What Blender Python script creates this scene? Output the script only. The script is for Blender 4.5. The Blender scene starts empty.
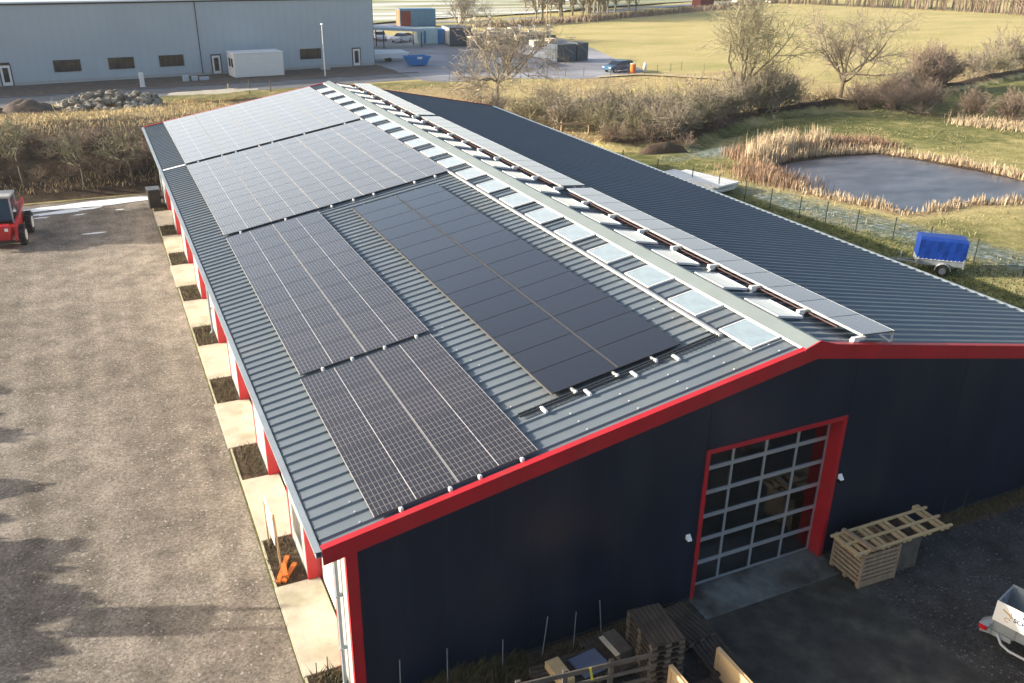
import bpy, math, random
from mathutils import Vector, Matrix, noise
S = bpy.context.scene
COL = S.collection
R = math.radians
rnd = random.Random(7)

# ------------------------------------------------------------------ camera
def make_camera():
    yaw, pitch, roll, f = 0.4390307, 0.4217718, 0.0146034, 878.064
    cy, sy, cp, sp = math.cos(yaw), math.sin(yaw), math.cos(pitch), math.sin(pitch)
    fw = Vector((sy*cp, cy*cp, -sp)); r = Vector((cy, -sy, 0)); u = r.cross(fw)
    r2 = math.cos(roll)*r + math.sin(roll)*u; u2 = -math.sin(roll)*r + math.cos(roll)*u
    cd = bpy.data.cameras.new('camera'); co = bpy.data.objects.new('camera', cd)
    COL.objects.link(co)
    m = Matrix((r2, u2, -fw)).transposed().to_4x4()
    m.translation = Vector((-14.42104, -13.87748, 14.85768))
    co.matrix_world = m
    cd.sensor_width = 36; cd.lens = f/1024*36; cd.clip_end = 3000; cd.clip_start = .1
    S.camera = co
make_camera()

# ------------------------------------------------------------------ light
SUN_EL = 18.0; SUN_AZ = -67.8          # azimuth measured from +Y towards +X
W = bpy.data.worlds.new("World"); S.world = W; W.use_nodes = True
nt = W.node_tree
sky = nt.nodes.new('ShaderNodeTexSky'); sky.sky_type = 'NISHITA'; sky.sun_disc = False
sky.sun_elevation = R(SUN_EL); sky.sun_rotation = R(SUN_AZ); sky.air_density = 1.0; sky.dust_density = 4.0
nt.links.new(sky.outputs[0], nt.nodes['Background'].inputs[0])
nt.nodes['Background'].inputs[1].default_value = .145
sd = bpy.data.lights.new('sun', 'SUN'); sd.energy = 5.0; sd.angle = R(.6); sd.color = (1, .89, .745)
so = bpy.data.objects.new('sun', sd); COL.objects.link(so)
tosun = Vector((math.sin(R(SUN_AZ))*math.cos(R(SUN_EL)), math.cos(R(SUN_AZ))*math.cos(R(SUN_EL)), math.sin(R(SUN_EL))))
so.rotation_euler = tosun.to_track_quat('Z', 'Y').to_euler()
vs = S.view_settings; vs.view_transform = 'Standard'; vs.look = 'None'; vs.exposure = 0.92; vs.gamma = 1

# ------------------------------------------------------------------ materials
def nn(t, kind, **kw):
    n = t.nodes.new(kind)
    for k, v in kw.items(): setattr(n, k, v)
    return n
def mat(name, c, rough=.6, metal=0, var=.0, vsc=3, bump=0, bsc=20, spec=.5, stretch=(1, 1, 1), c2=None, c2sc=.5, c2lo=.5, c2hi=.6):
    m = bpy.data.materials.new(name); m.use_nodes = True; t = m.node_tree
    b = t.nodes['Principled BSDF']
    b.inputs['Base Color'].default_value = (*c, 1); b.inputs['Roughness'].default_value = rough
    b.inputs['Metallic'].default_value = metal; b.inputs['Specular IOR Level'].default_value = spec
    if var or bump or c2:
        tc = nn(t, 'ShaderNodeTexCoord'); mp = nn(t, 'ShaderNodeMapping'); mp.inputs['Scale'].default_value = stretch
        t.links.new(tc.outputs['Object'], mp.inputs[0])
        last = None
        if c2:
            n0 = nn(t, 'ShaderNodeTexNoise'); n0.inputs['Scale'].default_value = c2sc; n0.inputs['Detail'].default_value = 8
            t.links.new(mp.outputs[0], n0.inputs['Vector'])
            mr = nn(t, 'ShaderNodeMapRange'); mr.inputs[1].default_value = c2lo; mr.inputs[2].default_value = c2hi
            t.links.new(n0.outputs['Fac'], mr.inputs[0])
            mx = nn(t, 'ShaderNodeMix', data_type='RGBA'); mx.inputs[6].default_value = (*c, 1); mx.inputs[7].default_value = (*c2, 1)
            t.links.new(mr.outputs[0], mx.inputs[0]); last = mx.outputs[2]
            t.links.new(last, b.inputs['Base Color'])
        if var:
            n1 = nn(t, 'ShaderNodeTexNoise'); n1.inputs['Scale'].default_value = vsc; n1.inputs['Detail'].default_value = 10; n1.inputs['Roughness'].default_value = .65
            t.links.new(mp.outputs[0], n1.inputs['Vector'])
            mr = nn(t, 'ShaderNodeMapRange'); mr.inputs[1].default_value = .3; mr.inputs[2].default_value = .7
            mr.inputs[3].default_value = 1-var; mr.inputs[4].default_value = 1+var
            t.links.new(n1.outputs['Fac'], mr.inputs[0])
            mx = nn(t, 'ShaderNodeMix', data_type='RGBA', blend_type='MULTIPLY'); mx.inputs[0].default_value = 1
            if last: t.links.new(last, mx.inputs[6])
            else: mx.inputs[6].default_value = (*c, 1)
            t.links.new(mr.outputs[0], mx.inputs[7]); t.links.new(mx.outputs[2], b.inputs['Base Color'])
        if bump:
            n2 = nn(t, 'ShaderNodeTexNoise'); n2.inputs['Scale'].default_value = bsc; n2.inputs['Detail'].default_value = 6
            t.links.new(mp.outputs[0], n2.inputs['Vector'])
            bp = nn(t, 'ShaderNodeBump'); bp.inputs['Strength'].default_value = bump; bp.inputs['Distance'].default_value = .03
            t.links.new(n2.outputs['Fac'], bp.inputs['Height']); t.links.new(bp.outputs[0], b.inputs['Normal'])
    return m
def gravel_mat(name, ca, cb, cc, scale=14, patch=.16, bump=.8, dist=.04):
    m = bpy.data.materials.new(name); m.use_nodes = True; t = m.node_tree; b = t.nodes['Principled BSDF']
    b.inputs['Roughness'].default_value = .9; b.inputs['Specular IOR Level'].default_value = .25
    tc = nn(t, 'ShaderNodeTexCoord')
    v = nn(t, 'ShaderNodeTexVoronoi'); v.inputs['Scale'].default_value = scale
    n1 = nn(t, 'ShaderNodeTexNoise'); n1.inputs['Scale'].default_value = patch; n1.inputs['Detail'].default_value = 6; n1.inputs['Roughness'].default_value = .6
    n2 = nn(t, 'ShaderNodeTexNoise'); n2.inputs['Scale'].default_value = scale*.35; n2.inputs['Detail'].default_value = 8; n2.inputs['Roughness'].default_value = .8
    n3 = nn(t, 'ShaderNodeTexNoise'); n3.inputs['Scale'].default_value = scale*.06; n3.inputs['Detail'].default_value = 4
    for n in (v, n1, n2, n3): t.links.new(tc.outputs['Object'], n.inputs['Vector'])
    r1 = nn(t, 'ShaderNodeValToRGB'); r1.color_ramp.elements[0].position = .38; r1.color_ramp.elements[1].position = .62
    r1.color_ramp.elements[0].color = (*ca, 1); r1.color_ramp.elements[1].color = (*cb, 1)
    t.links.new(n1.outputs['Fac'], r1.inputs[0])
    sp = nn(t, 'ShaderNodeSeparateColor'); t.links.new(v.outputs['Color'], sp.inputs[0])
    mr = nn(t, 'ShaderNodeMapRange'); mr.inputs[1].default_value = 0; mr.inputs[2].default_value = 1; mr.inputs[3].default_value = .66; mr.inputs[4].default_value = 1.3
    t.links.new(sp.outputs[0], mr.inputs[0])
    mx = nn(t, 'ShaderNodeMix', data_type='RGBA', blend_type='MULTIPLY'); mx.inputs[0].default_value = 1
    t.links.new(r1.outputs[0], mx.inputs[6]); t.links.new(mr.outputs[0], mx.inputs[7])
    mr2 = nn(t, 'ShaderNodeMapRange'); mr2.inputs[1].default_value = .3; mr2.inputs[2].default_value = .7; mr2.inputs[3].default_value = .72; mr2.inputs[4].default_value = 1.28
    t.links.new(n3.outputs['Fac'], mr2.inputs[0])
    mx2 = nn(t, 'ShaderNodeMix', data_type='RGBA', blend_type='MULTIPLY'); mx2.inputs[0].default_value = 1
    t.links.new(mx.outputs[2], mx2.inputs[6]); t.links.new(mr2.outputs[0], mx2.inputs[7])
    mpt = nn(t, 'ShaderNodeMapping'); mpt.inputs['Scale'].default_value = (1.1, .045, 1); mpt.inputs['Rotation'].default_value = (0, 0, R(4)); t.links.new(tc.outputs['Object'], mpt.inputs[0])
    n4 = nn(t, 'ShaderNodeTexNoise'); n4.inputs['Scale'].default_value = 1; n4.inputs['Detail'].default_value = 3; t.links.new(mpt.outputs[0], n4.inputs['Vector'])
    mr4 = nn(t, 'ShaderNodeMapRange'); mr4.inputs[1].default_value = .35; mr4.inputs[2].default_value = .65; mr4.inputs[3].default_value = .82; mr4.inputs[4].default_value = 1.14; t.links.new(n4.outputs['Fac'], mr4.inputs[0])
    mx4 = nn(t, 'ShaderNodeMix', data_type='RGBA', blend_type='MULTIPLY'); mx4.inputs[0].default_value = 1; t.links.new(mx2.outputs[2], mx4.inputs[6]); t.links.new(mr4.outputs[0], mx4.inputs[7]); mx2 = mx4
    # sparse pale stones
    gt = nn(t, 'ShaderNodeMath', operation='GREATER_THAN'); gt.inputs[1].default_value = .975; t.links.new(sp.outputs[1], gt.inputs[0])
    mx3 = nn(t, 'ShaderNodeMix', data_type='RGBA'); mx3.inputs[7].default_value = (*cc, 1)
    t.links.new(gt.outputs[0], mx3.inputs[0]); t.links.new(mx2.outputs[2], mx3.inputs[6]); t.links.new(mx3.outputs[2], b.inputs['Base Color'])
    bp = nn(t, 'ShaderNodeBump'); bp.inputs['Strength'].default_value = bump; bp.inputs['Distance'].default_value = dist
    t.links.new(n2.outputs['Fac'], bp.inputs['Height']); t.links.new(bp.outputs[0], b.inputs['Normal'])
    return m
def panel_mat(name, cell, line, w, l, nx, ny, half, coat=.16, lw=.004, sky_glare=.35):
    """cells drawn by a procedural grid in the module's own coordinates"""
    m = bpy.data.materials.new(name); m.use_nodes = True; t = m.node_tree; b = t.nodes['Principled BSDF']
    b.inputs['Roughness'].default_value = coat; b.inputs['IOR'].default_value = 1.5
    b.inputs['Specular IOR Level'].default_value = .25
    b.inputs['Coat Weight'].default_value = 1; b.inputs['Coat Roughness'].default_value = .18; b.inputs['Coat IOR'].default_value = 1.7
    b.inputs['Sheen Weight'].default_value = sky_glare; b.inputs['Sheen Roughness'].default_value = .3; b.inputs['Sheen Tint'].default_value = (.76, .84, .97, 1)  # sheen stands in for sky glare at low viewing angles
    tc = nn(t, 'ShaderNodeTexCoord'); sx = nn(t, 'ShaderNodeSeparateXYZ'); t.links.new(tc.outputs['Object'], sx.inputs[0])
    def math_(op, a, bb=None, c=None):
        n = nn(t, 'ShaderNodeMath', operation=op)
        for i, v in enumerate((a, bb, c)):
            if v is None: continue
            if isinstance(v, (int, float)): n.inputs[i].default_value = v
            else: t.links.new(v, n.inputs[i])
        return n.outputs[0]
    def grid(o, size, n, lw):
        p = size/n
        fr = math_('FRACT', math_('DIVIDE', o, p))
        d = math_('MINIMUM', fr, math_('SUBTRACT', 1, fr))
        return math_('LESS_THAN', d, lw/p)
    g = math_('MAXIMUM', grid(sx.outputs[0], w, nx, lw), grid(sx.outputs[1], l, ny, lw))
    oi = nn(t, 'ShaderNodeObjectInfo')
    n1 = nn(t, 'ShaderNodeTexNoise'); n1.inputs['Scale'].default_value = 1.3
    t.links.new(tc.outputs['Object'], n1.inputs['Vector'])
    k = math_('ADD', math_('MULTIPLY', oi.outputs['Random'], .45), math_('ADD', math_('MULTIPLY', n1.outputs['Fac'], .3), .62))
    mxa = nn(t, 'ShaderNodeMix', data_type='RGBA', blend_type='MULTIPLY'); mxa.inputs[0].default_value = 1
    mxa.inputs[6].default_value = (*cell, 1); t.links.new(k, mxa.inputs[7])
    mx = nn(t, 'ShaderNodeMix', data_type='RGBA'); t.links.new(g, mx.inputs[0]); t.links.new(mxa.outputs[2], mx.inputs[6]); mx.inputs[7].default_value = (*line, 1)
    out = mx.outputs[2]
    if half:
        h = math_('LESS_THAN', math_('ABSOLUTE', math_('SUBTRACT', sx.outputs[0], w/2)), .008)
        mx2 = nn(t, 'ShaderNodeMix', data_type='RGBA'); t.links.new(h, mx2.inputs[0]); t.links.new(out, mx2.inputs[6]); mx2.inputs[7].default_value = (.6, .58, .56, 1)
        out = mx2.outputs[2]
    t.links.new(out, b.inputs['Base Color'])
    return m

M = {}
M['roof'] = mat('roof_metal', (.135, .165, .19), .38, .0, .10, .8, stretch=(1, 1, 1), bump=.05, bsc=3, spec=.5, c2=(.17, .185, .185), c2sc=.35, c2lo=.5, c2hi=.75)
M['roof_r'] = mat('roof_metal_shaded', (.07, .095, .125), .3, .0, .1, .8, spec=.6)  # same roof metal, with the lee slope's shade put into the colour
M['cap'] = mat('ridge_cap_metal', (.21, .25, .25), .45, .0, .08, 1.2)
M['gutter'] = mat('zinc_gutter', (.30, .35, .38), .45, .0, .1, 2)
M['red'] = mat('red_trim', (.42, .014, .022), .45, 0, .16, 1.5, c2=(.36, .03, .035), c2sc=1.2, c2lo=.5, c2hi=.75)
M['navy'] = mat('navy_wall_panel', (.009, .0155, .034), .36, 0, .22, .7, spec=.5, stretch=(1.6, 1, .35), c2=(.016, .021, .034), c2sc=.35, c2lo=.45, c2hi=.7)
M['lightwall'] = mat('pale_grey_wall', (.42, .43, .41), .45, 0, .05, 1)
M['white'] = mat('white_paint', (.78, .78, .76), .5, 0, .04, 2)
M['alu'] = mat('aluminium', (.5, .52, .54), .35, .55, .05, 3)
M['alu_dull'] = mat('dull_aluminium', (.42, .44, .45), .5, .2, .08, 3)
M['black'] = mat('black_plastic', (.012, .012, .013), .5)
M['rubber'] = mat('tyre_rubber', (.018, .018, .018), .8)
M['steel'] = mat('galvanised_steel', (.30, .33, .35), .45, .3, .2, 3)
M['conc'] = mat('pale_concrete', (.44, .405, .32), .85, 0, .16, 2.2, bump=.25, bsc=12, c2=(.31, .295, .215), c2sc=.9, c2lo=.48, c2hi=.68)
M['conc_w'] = mat('wet_concrete', (.13, .145, .14), .7, 0, .4, 1.6, bump=.2, bsc=10, c2=(.05, .05, .042), c2sc=.9, c2lo=.45, c2hi=.62)
M['drive'] = mat('stained_driveway', (.034, .033, .029), .8, 0, .5, 1.6, bump=.5, bsc=12, c2=(.06, .06, .045), c2sc=.8, c2lo=.45, c2hi=.7)
M['soil'] = mat('dark_soil', (.075, .05, .032), .95, 0, .6, 6, bump=1, bsc=9)
M['soil_d'] = mat('bare_earth', (.10, .078, .062), .95, 0, .45, 1.2, bump=1, bsc=3)
M['gravel'] = gravel_mat('brown_gravel', (.185, .163, .135), (.265, .235, .196), (.38, .36, .32), 19, .11, 1.0, .08)
M['gravel_d'] = gravel_mat('dark_gravel', (.046, .045, .045), (.064, .063, .062), (.15, .15, .152), 24, .3, 1.0, .06)
M['asphalt'] = mat('road_asphalt', (.15, .155, .165), .75, 0, .18, .5, bump=.1, bsc=8)
M['asphalt2'] = mat('yard_asphalt', (.22, .22, .24), .6, 0, .3, .12, c2=(.34, .34, .36), c2sc=.07, c2lo=.45, c2hi=.6)
M['snow'] = mat('snow', (.84, .86, .88), .6, 0, .08, 2, bump=.3, bsc=5)
M['wood'] = mat('weathered_wood', (.32, .235, .155), .8, 0, .35, 3, bump=.2, bsc=30, stretch=(6, 6, 1))
M['wood_g'] = mat('grey_wood', (.11, .095, .08), .85, 0, .4, 3, bump=.2, bsc=30)
M['wood_d'] = mat('dark_wet_wood', (.055, .044, .034), .8, 0, .5, 3, bump=.2, bsc=30)
M['wood_n'] = mat('fresh_wood', (.50, .37, .20), .7, 0, .18, 3, bump=.1, bsc=30)
M['ply'] = mat('plywood', (.66, .47, .26), .6, 0, .12, 2, stretch=(1, 1, 6))
M['plyred'] = mat('red_edge', (.25, .06, .03), .6)
M['orange'] = mat('orange_wood', (.62, .17, .03), .6, 0, .2, 6)
M['bark'] = mat('pale_bark', (.21, .185, .125), .9, 0, .35, 4)
M['bark_d'] = mat('dark_bark', (.11, .085, .06), .9, 0, .35, 4)
M['twig'] = mat('twigs', (.255, .22, .165), .9, 0, .3, .7)
M['twig_r'] = mat('reddish_twigs', (.27, .205, .155), .9, 0, .3, .7)
M['twig_g'] = mat('olive_twigs', (.245, .225, .14), .9, 0, .3, .7)
M['reed'] = mat('dry_reed', (.52, .42, .28), .85, 0, .35, 1.1)
M['reed_b'] = mat('brown_reed', (.30, .20, .13), .85, 0, .35, .7)
M['straw'] = mat('dry_grass', (.50, .40, .22), .9, 0, .45, .45)
M['tuft'] = mat('withered_grass', (.30, .27, .13), .9, 0, .5, .6)
M['brush'] = mat('dead_brush', (.105, .072, .045), .95, 0, .55, .5)
M['weed'] = mat('weeds', (.10, .085, .04), .9, 0, .4, 2)
M['turf'] = mat('green_grass', (.085, .11, .035), .9, 0, .4, 1)
M['hall'] = mat('hall_cladding', (.43, .50, .55), .5, 0, .05, .15)
M['halljoint'] = mat('hall_joint', (.37, .435, .48), .5)
M['hallroof'] = mat('pale_sheet_roof', (.62, .68, .72), .35, 0, .05, 1)
M['dkglass'] = mat('dark_window_glass', (.02, .022, .026), .08, 0, .5, 1, spec=.6)
M['dkframe'] = mat('dark_window_frame', (.02, .028, .035), .45)
M['bluetarp'] = mat('blue_tarpaulin', (.006, .04, .25), .38, 0, .12, 2, bump=.35, bsc=2.5)
M['bluesteel'] = mat('blue_paint', (.02, .20, .52), .45, 0, .1, 2)
M['teal'] = mat('faded_blue_container', (.08, .21, .38), .6, 0, .15, 1)
M['paleblue'] = mat('pale_blue_container', (.50, .66, .68), .6, 0, .1, 1)
M['orangebox'] = mat('rusty_orange_paint', (.50, .16, .08), .6, 0, .15, 1)
M['greybox'] = mat('grey_container_paint', (.38, .38, .36), .6, 0, .1, 1)
M['darkbox'] = mat('slate_container_paint', (.075, .095, .115), .6, 0, .1, 1)
M['darkred'] = mat('dark_red_paint', (.16, .02, .02), .6)
M['machred'] = mat('machine_red', (.42, .015, .02), .4, 0, .12, 2)
M['lampred'] = mat('tail_lamp_red', (.45, .01, .02), .3)
M['yellow'] = mat('yellow_strap', (.6, .55, .05), .5)
M['carblue'] = mat('blue_car_paint', (.05, .13, .22), .25, .2)
M['carwhite'] = mat('white_car_paint', (.75, .76, .78), .25)
M['carglass'] = mat('tinted_car_glass', (.015, .02, .028), .08)
M['cabglass'] = mat('bluish_cab_glass', (.03, .07, .11), .12)
M['postgreen'] = mat('green_steel_post', (.02, .035, .028), .6)
M['stone'] = mat('field_stone', (.24, .225, .19), .85, 0, .5, .9, bump=.5, bsc=4)
M['bluegrey'] = mat('blue_grey_board', (.13, .16, .24), .5, 0, .1, 3)
M['timber'] = mat('sawn_timber', (.66, .57, .43), .8, 0, .3, 1)
M['cable'] = mat('red_cable', (.06, .014, .014), .5)
M['pw'] = mat('dark_pipe', (.03, .035, .04), .5)
M['navytext'] = mat('navy_lettering', (.01, .03, .12), .6)
M['gold'] = mat('gold_lettering', (.5, .33, .12), .6)
M['greyprof'] = mat('grey_profile', (.10, .10, .105), .45)
M['alu_w'] = mat('anodised_frame', (.40, .40, .40), .45, 0, .03, 2)
M['edgestone'] = mat('edge_stone', (.36, .34, .26), .85, 0, .25, 3)
M['screw'] = mat('bright_screw', (.75, .77, .78), .3, .3)

def water_mat():
    m = mat('icy_pond_water', (.10, .115, .15), .32, 0, .0)
    t = m.node_tree; b = t.nodes['Principled BSDF']
    tc = nn(t, 'ShaderNodeTexCoord'); mp = nn(t, 'ShaderNodeMapping'); mp.inputs['Scale'].default_value = (.35, .7, 1); mp.inputs['Rotation'].default_value = (0, 0, R(25))
    t.links.new(tc.outputs['Object'], mp.inputs[0])
    n = nn(t, 'ShaderNodeTexNoise'); n.inputs['Scale'].default_value = .8; n.inputs['Detail'].default_value = 12; n.inputs['Roughness'].default_value = .7
    t.links.new(mp.outputs[0], n.inputs['Vector'])
    r = nn(t, 'ShaderNodeValToRGB'); e = r.color_ramp.elements
    e[0].position = .35; e[0].color = (.045, .05, .07, 1); e[1].position = .7; e[1].color = (.15, .16, .19, 1)
    t.links.new(n.outputs['Fac'], r.inputs[0]); t.links.new(r.outputs[0], b.inputs['Base Color'])
    return m
M['water'] = water_mat()
def pane_mat():
    m = bpy.data.materials.new('gate_pane'); m.use_nodes = True; t = m.node_tree
    t.nodes.remove(t.nodes['Principled BSDF']); o = t.nodes['Material Output']
    tr = nn(t, 'ShaderNodeBsdfTransparent'); tr.inputs[0].default_value = (.42, .5, .62, 1)
    gl = nn(t, 'ShaderNodeBsdfGlossy'); gl.inputs['Roughness'].default_value = .06; gl.inputs[0].default_value = (.85, .92, 1, 1)
    fr = nn(t, 'ShaderNodeFresnel'); fr.inputs[0].default_value = 2.6
    mx = nn(t, 'ShaderNodeMixShader'); t.links.new(fr.outputs[0], mx.inputs[0]); t.links.new(tr.outputs[0], mx.inputs[1]); t.links.new(gl.outputs[0], mx.inputs[2])
    t.links.new(mx.outputs[0], o.inputs[0])
    return m
M['pane'] = pane_mat()
def skylight_mat():
    m = mat('opal_skylight', (.22, .31, .36), .22, 0, .22, 2.5, spec=.6); b = m.node_tree.nodes['Principled BSDF']; b.inputs['Coat Weight'].default_value = 1; b.inputs['Coat Roughness'].default_value = .08; b.inputs['Sheen Weight'].default_value = .35
    return m
M['opal'] = skylight_mat()

def ground_mat():
    """meadow: zones carried by a vertex layer (what grows where), broken up by noise"""
    m = bpy.data.materials.new('meadow'); m.use_nodes = True; t = m.node_tree; b = t.nodes['Principled BSDF']
    b.inputs['Roughness'].default_value = .95; b.inputs['Specular IOR Level'].default_value = .15
    at = nn(t, 'ShaderNodeVertexColor', layer_name='zone'); sp = nn(t, 'ShaderNodeSeparateColor'); t.links.new(at.outputs[0], sp.inputs[0])
    tc = nn(t, 'ShaderNodeTexCoord')
    def noi(sc, det=8, ro=.65, st=(1, 1, 1), rot=0):
        mp = nn(t, 'ShaderNodeMapping'); mp.inputs['Scale'].default_value = st; mp.inputs['Rotation'].default_value = (0, 0, rot)
        t.links.new(tc.outputs['Object'], mp.inputs[0])
        n = nn(t, 'ShaderNodeTexNoise'); n.inputs['Scale'].default_value = sc; n.inputs['Detail'].default_value = det; n.inputs['Roughness'].default_value = ro
        t.links.new(mp.outputs[0], n.inputs['Vector']); return n.outputs['Fac']
    def ramp(f, *stops):
        r = nn(t, 'ShaderNodeValToRGB'); e = r.color_ramp.elements
        while len(e) < len(stops): e.new(.5)
        for k, (p, c) in enumerate(stops): e[k].position = p; e[k].color = (*c, 1)
        t.links.new(f, r.inputs[0]); return r.outputs[0]
    def mix(f, a, c):
        x = nn(t, 'ShaderNodeMix', data_type='RGBA'); t.links.new(f, x.inputs[0]); t.links.new(a, x.inputs[6]); t.links.new(c, x.inputs[7]); return x.outputs[2]
    def sharpen(w, sc, lo=.35, hi=.65, amp=.9):
        n = noi(sc)
        a = nn(t, 'ShaderNodeMath', operation='MULTIPLY_ADD'); t.links.new(n, a.inputs[0]); a.inputs[1].default_value = amp; a.inputs[2].default_value = -amp/2
        c = nn(t, 'ShaderNodeMath', operation='ADD'); t.links.new(w, c.inputs[0]); t.links.new(a.outputs[0], c.inputs[1])
        r = nn(t, 'ShaderNodeMapRange'); r.inputs[1].default_value = lo; r.inputs[2].default_value = hi; t.links.new(c.outputs[0], r.inputs[0]); return r.outputs[0]
    field = ramp(noi(.10, 10, .7, (.35, 1, 1), R(-12)), (.30, (.34, .33, .13)), (.45, (.46, .40, .17)), (.56, (.55, .46, .22)), (.72, (.42, .40, .17)))
    green = ramp(noi(1.1, 8, .75), (.32, (.075, .095, .03)), (.5, (.17, .18, .06)), (.66, (.33, .29, .125)))
    straw = ramp(noi(1.2, 9, .75), (.3, (.20, .145, .075)), (.5, (.42, .325, .17)), (.7, (.58, .47, .27)))
    frost = ramp(noi(2.2, 8, .8), (.36, (.07, .10, .055)), (.5, (.19, .235, .20)), (.66, (.50, .55, .55)))
    soil = ramp(noi(1.6, 8, .75), (.3, (.03, .021, .014)), (.55, (.085, .06, .04)), (.75, (.16, .115, .07)))
    c = mix(sharpen(sp.outputs[1], .7), field, straw)
    c = mix(sharpen(sp.outputs[0], .5), c, green)
    c = mix(sharpen(sp.outputs[2], .9, lo=.3, hi=.8, amp=1.3), c, frost)
    c = mix(sharpen(at.outputs[1], .8), c, soil)
    mn = noi(6, 8, .8)
    mr = nn(t, 'ShaderNodeMapRange'); mr.inputs[1].default_value = .3; mr.inputs[2].default_value = .7; mr.inputs[3].default_value = .55; mr.inputs[4].default_value = 1.4
    t.links.new(mn, mr.inputs[0])
    x = nn(t, 'ShaderNodeMix', data_type='RGBA', blend_type='MULTIPLY'); x.inputs[0].default_value = 1; t.links.new(c, x.inputs[6]); t.links.new(mr.outputs[0], x.inputs[7])
    t.links.new(x.outputs[2], b.inputs['Base Color'])
    bp = nn(t, 'ShaderNodeBump'); bp.inputs['Strength'].default_value = 1; bp.inputs['Distance'].default_value = .2
    t.links.new(noi(3.5, 8, .8), bp.inputs['Height']); t.links.new(bp.outputs[0], b.inputs['Normal'])
    return m
M['meadow'] = ground_mat()
M['snowfield'] = mat('snow_streaked_winter_crop', (.26, .27, .13), .9, 0, .2, .3, stretch=(.10, 1.0, 1), c2=(.62, .64, .60), c2sc=.11, c2lo=.44, c2hi=.60)

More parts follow.
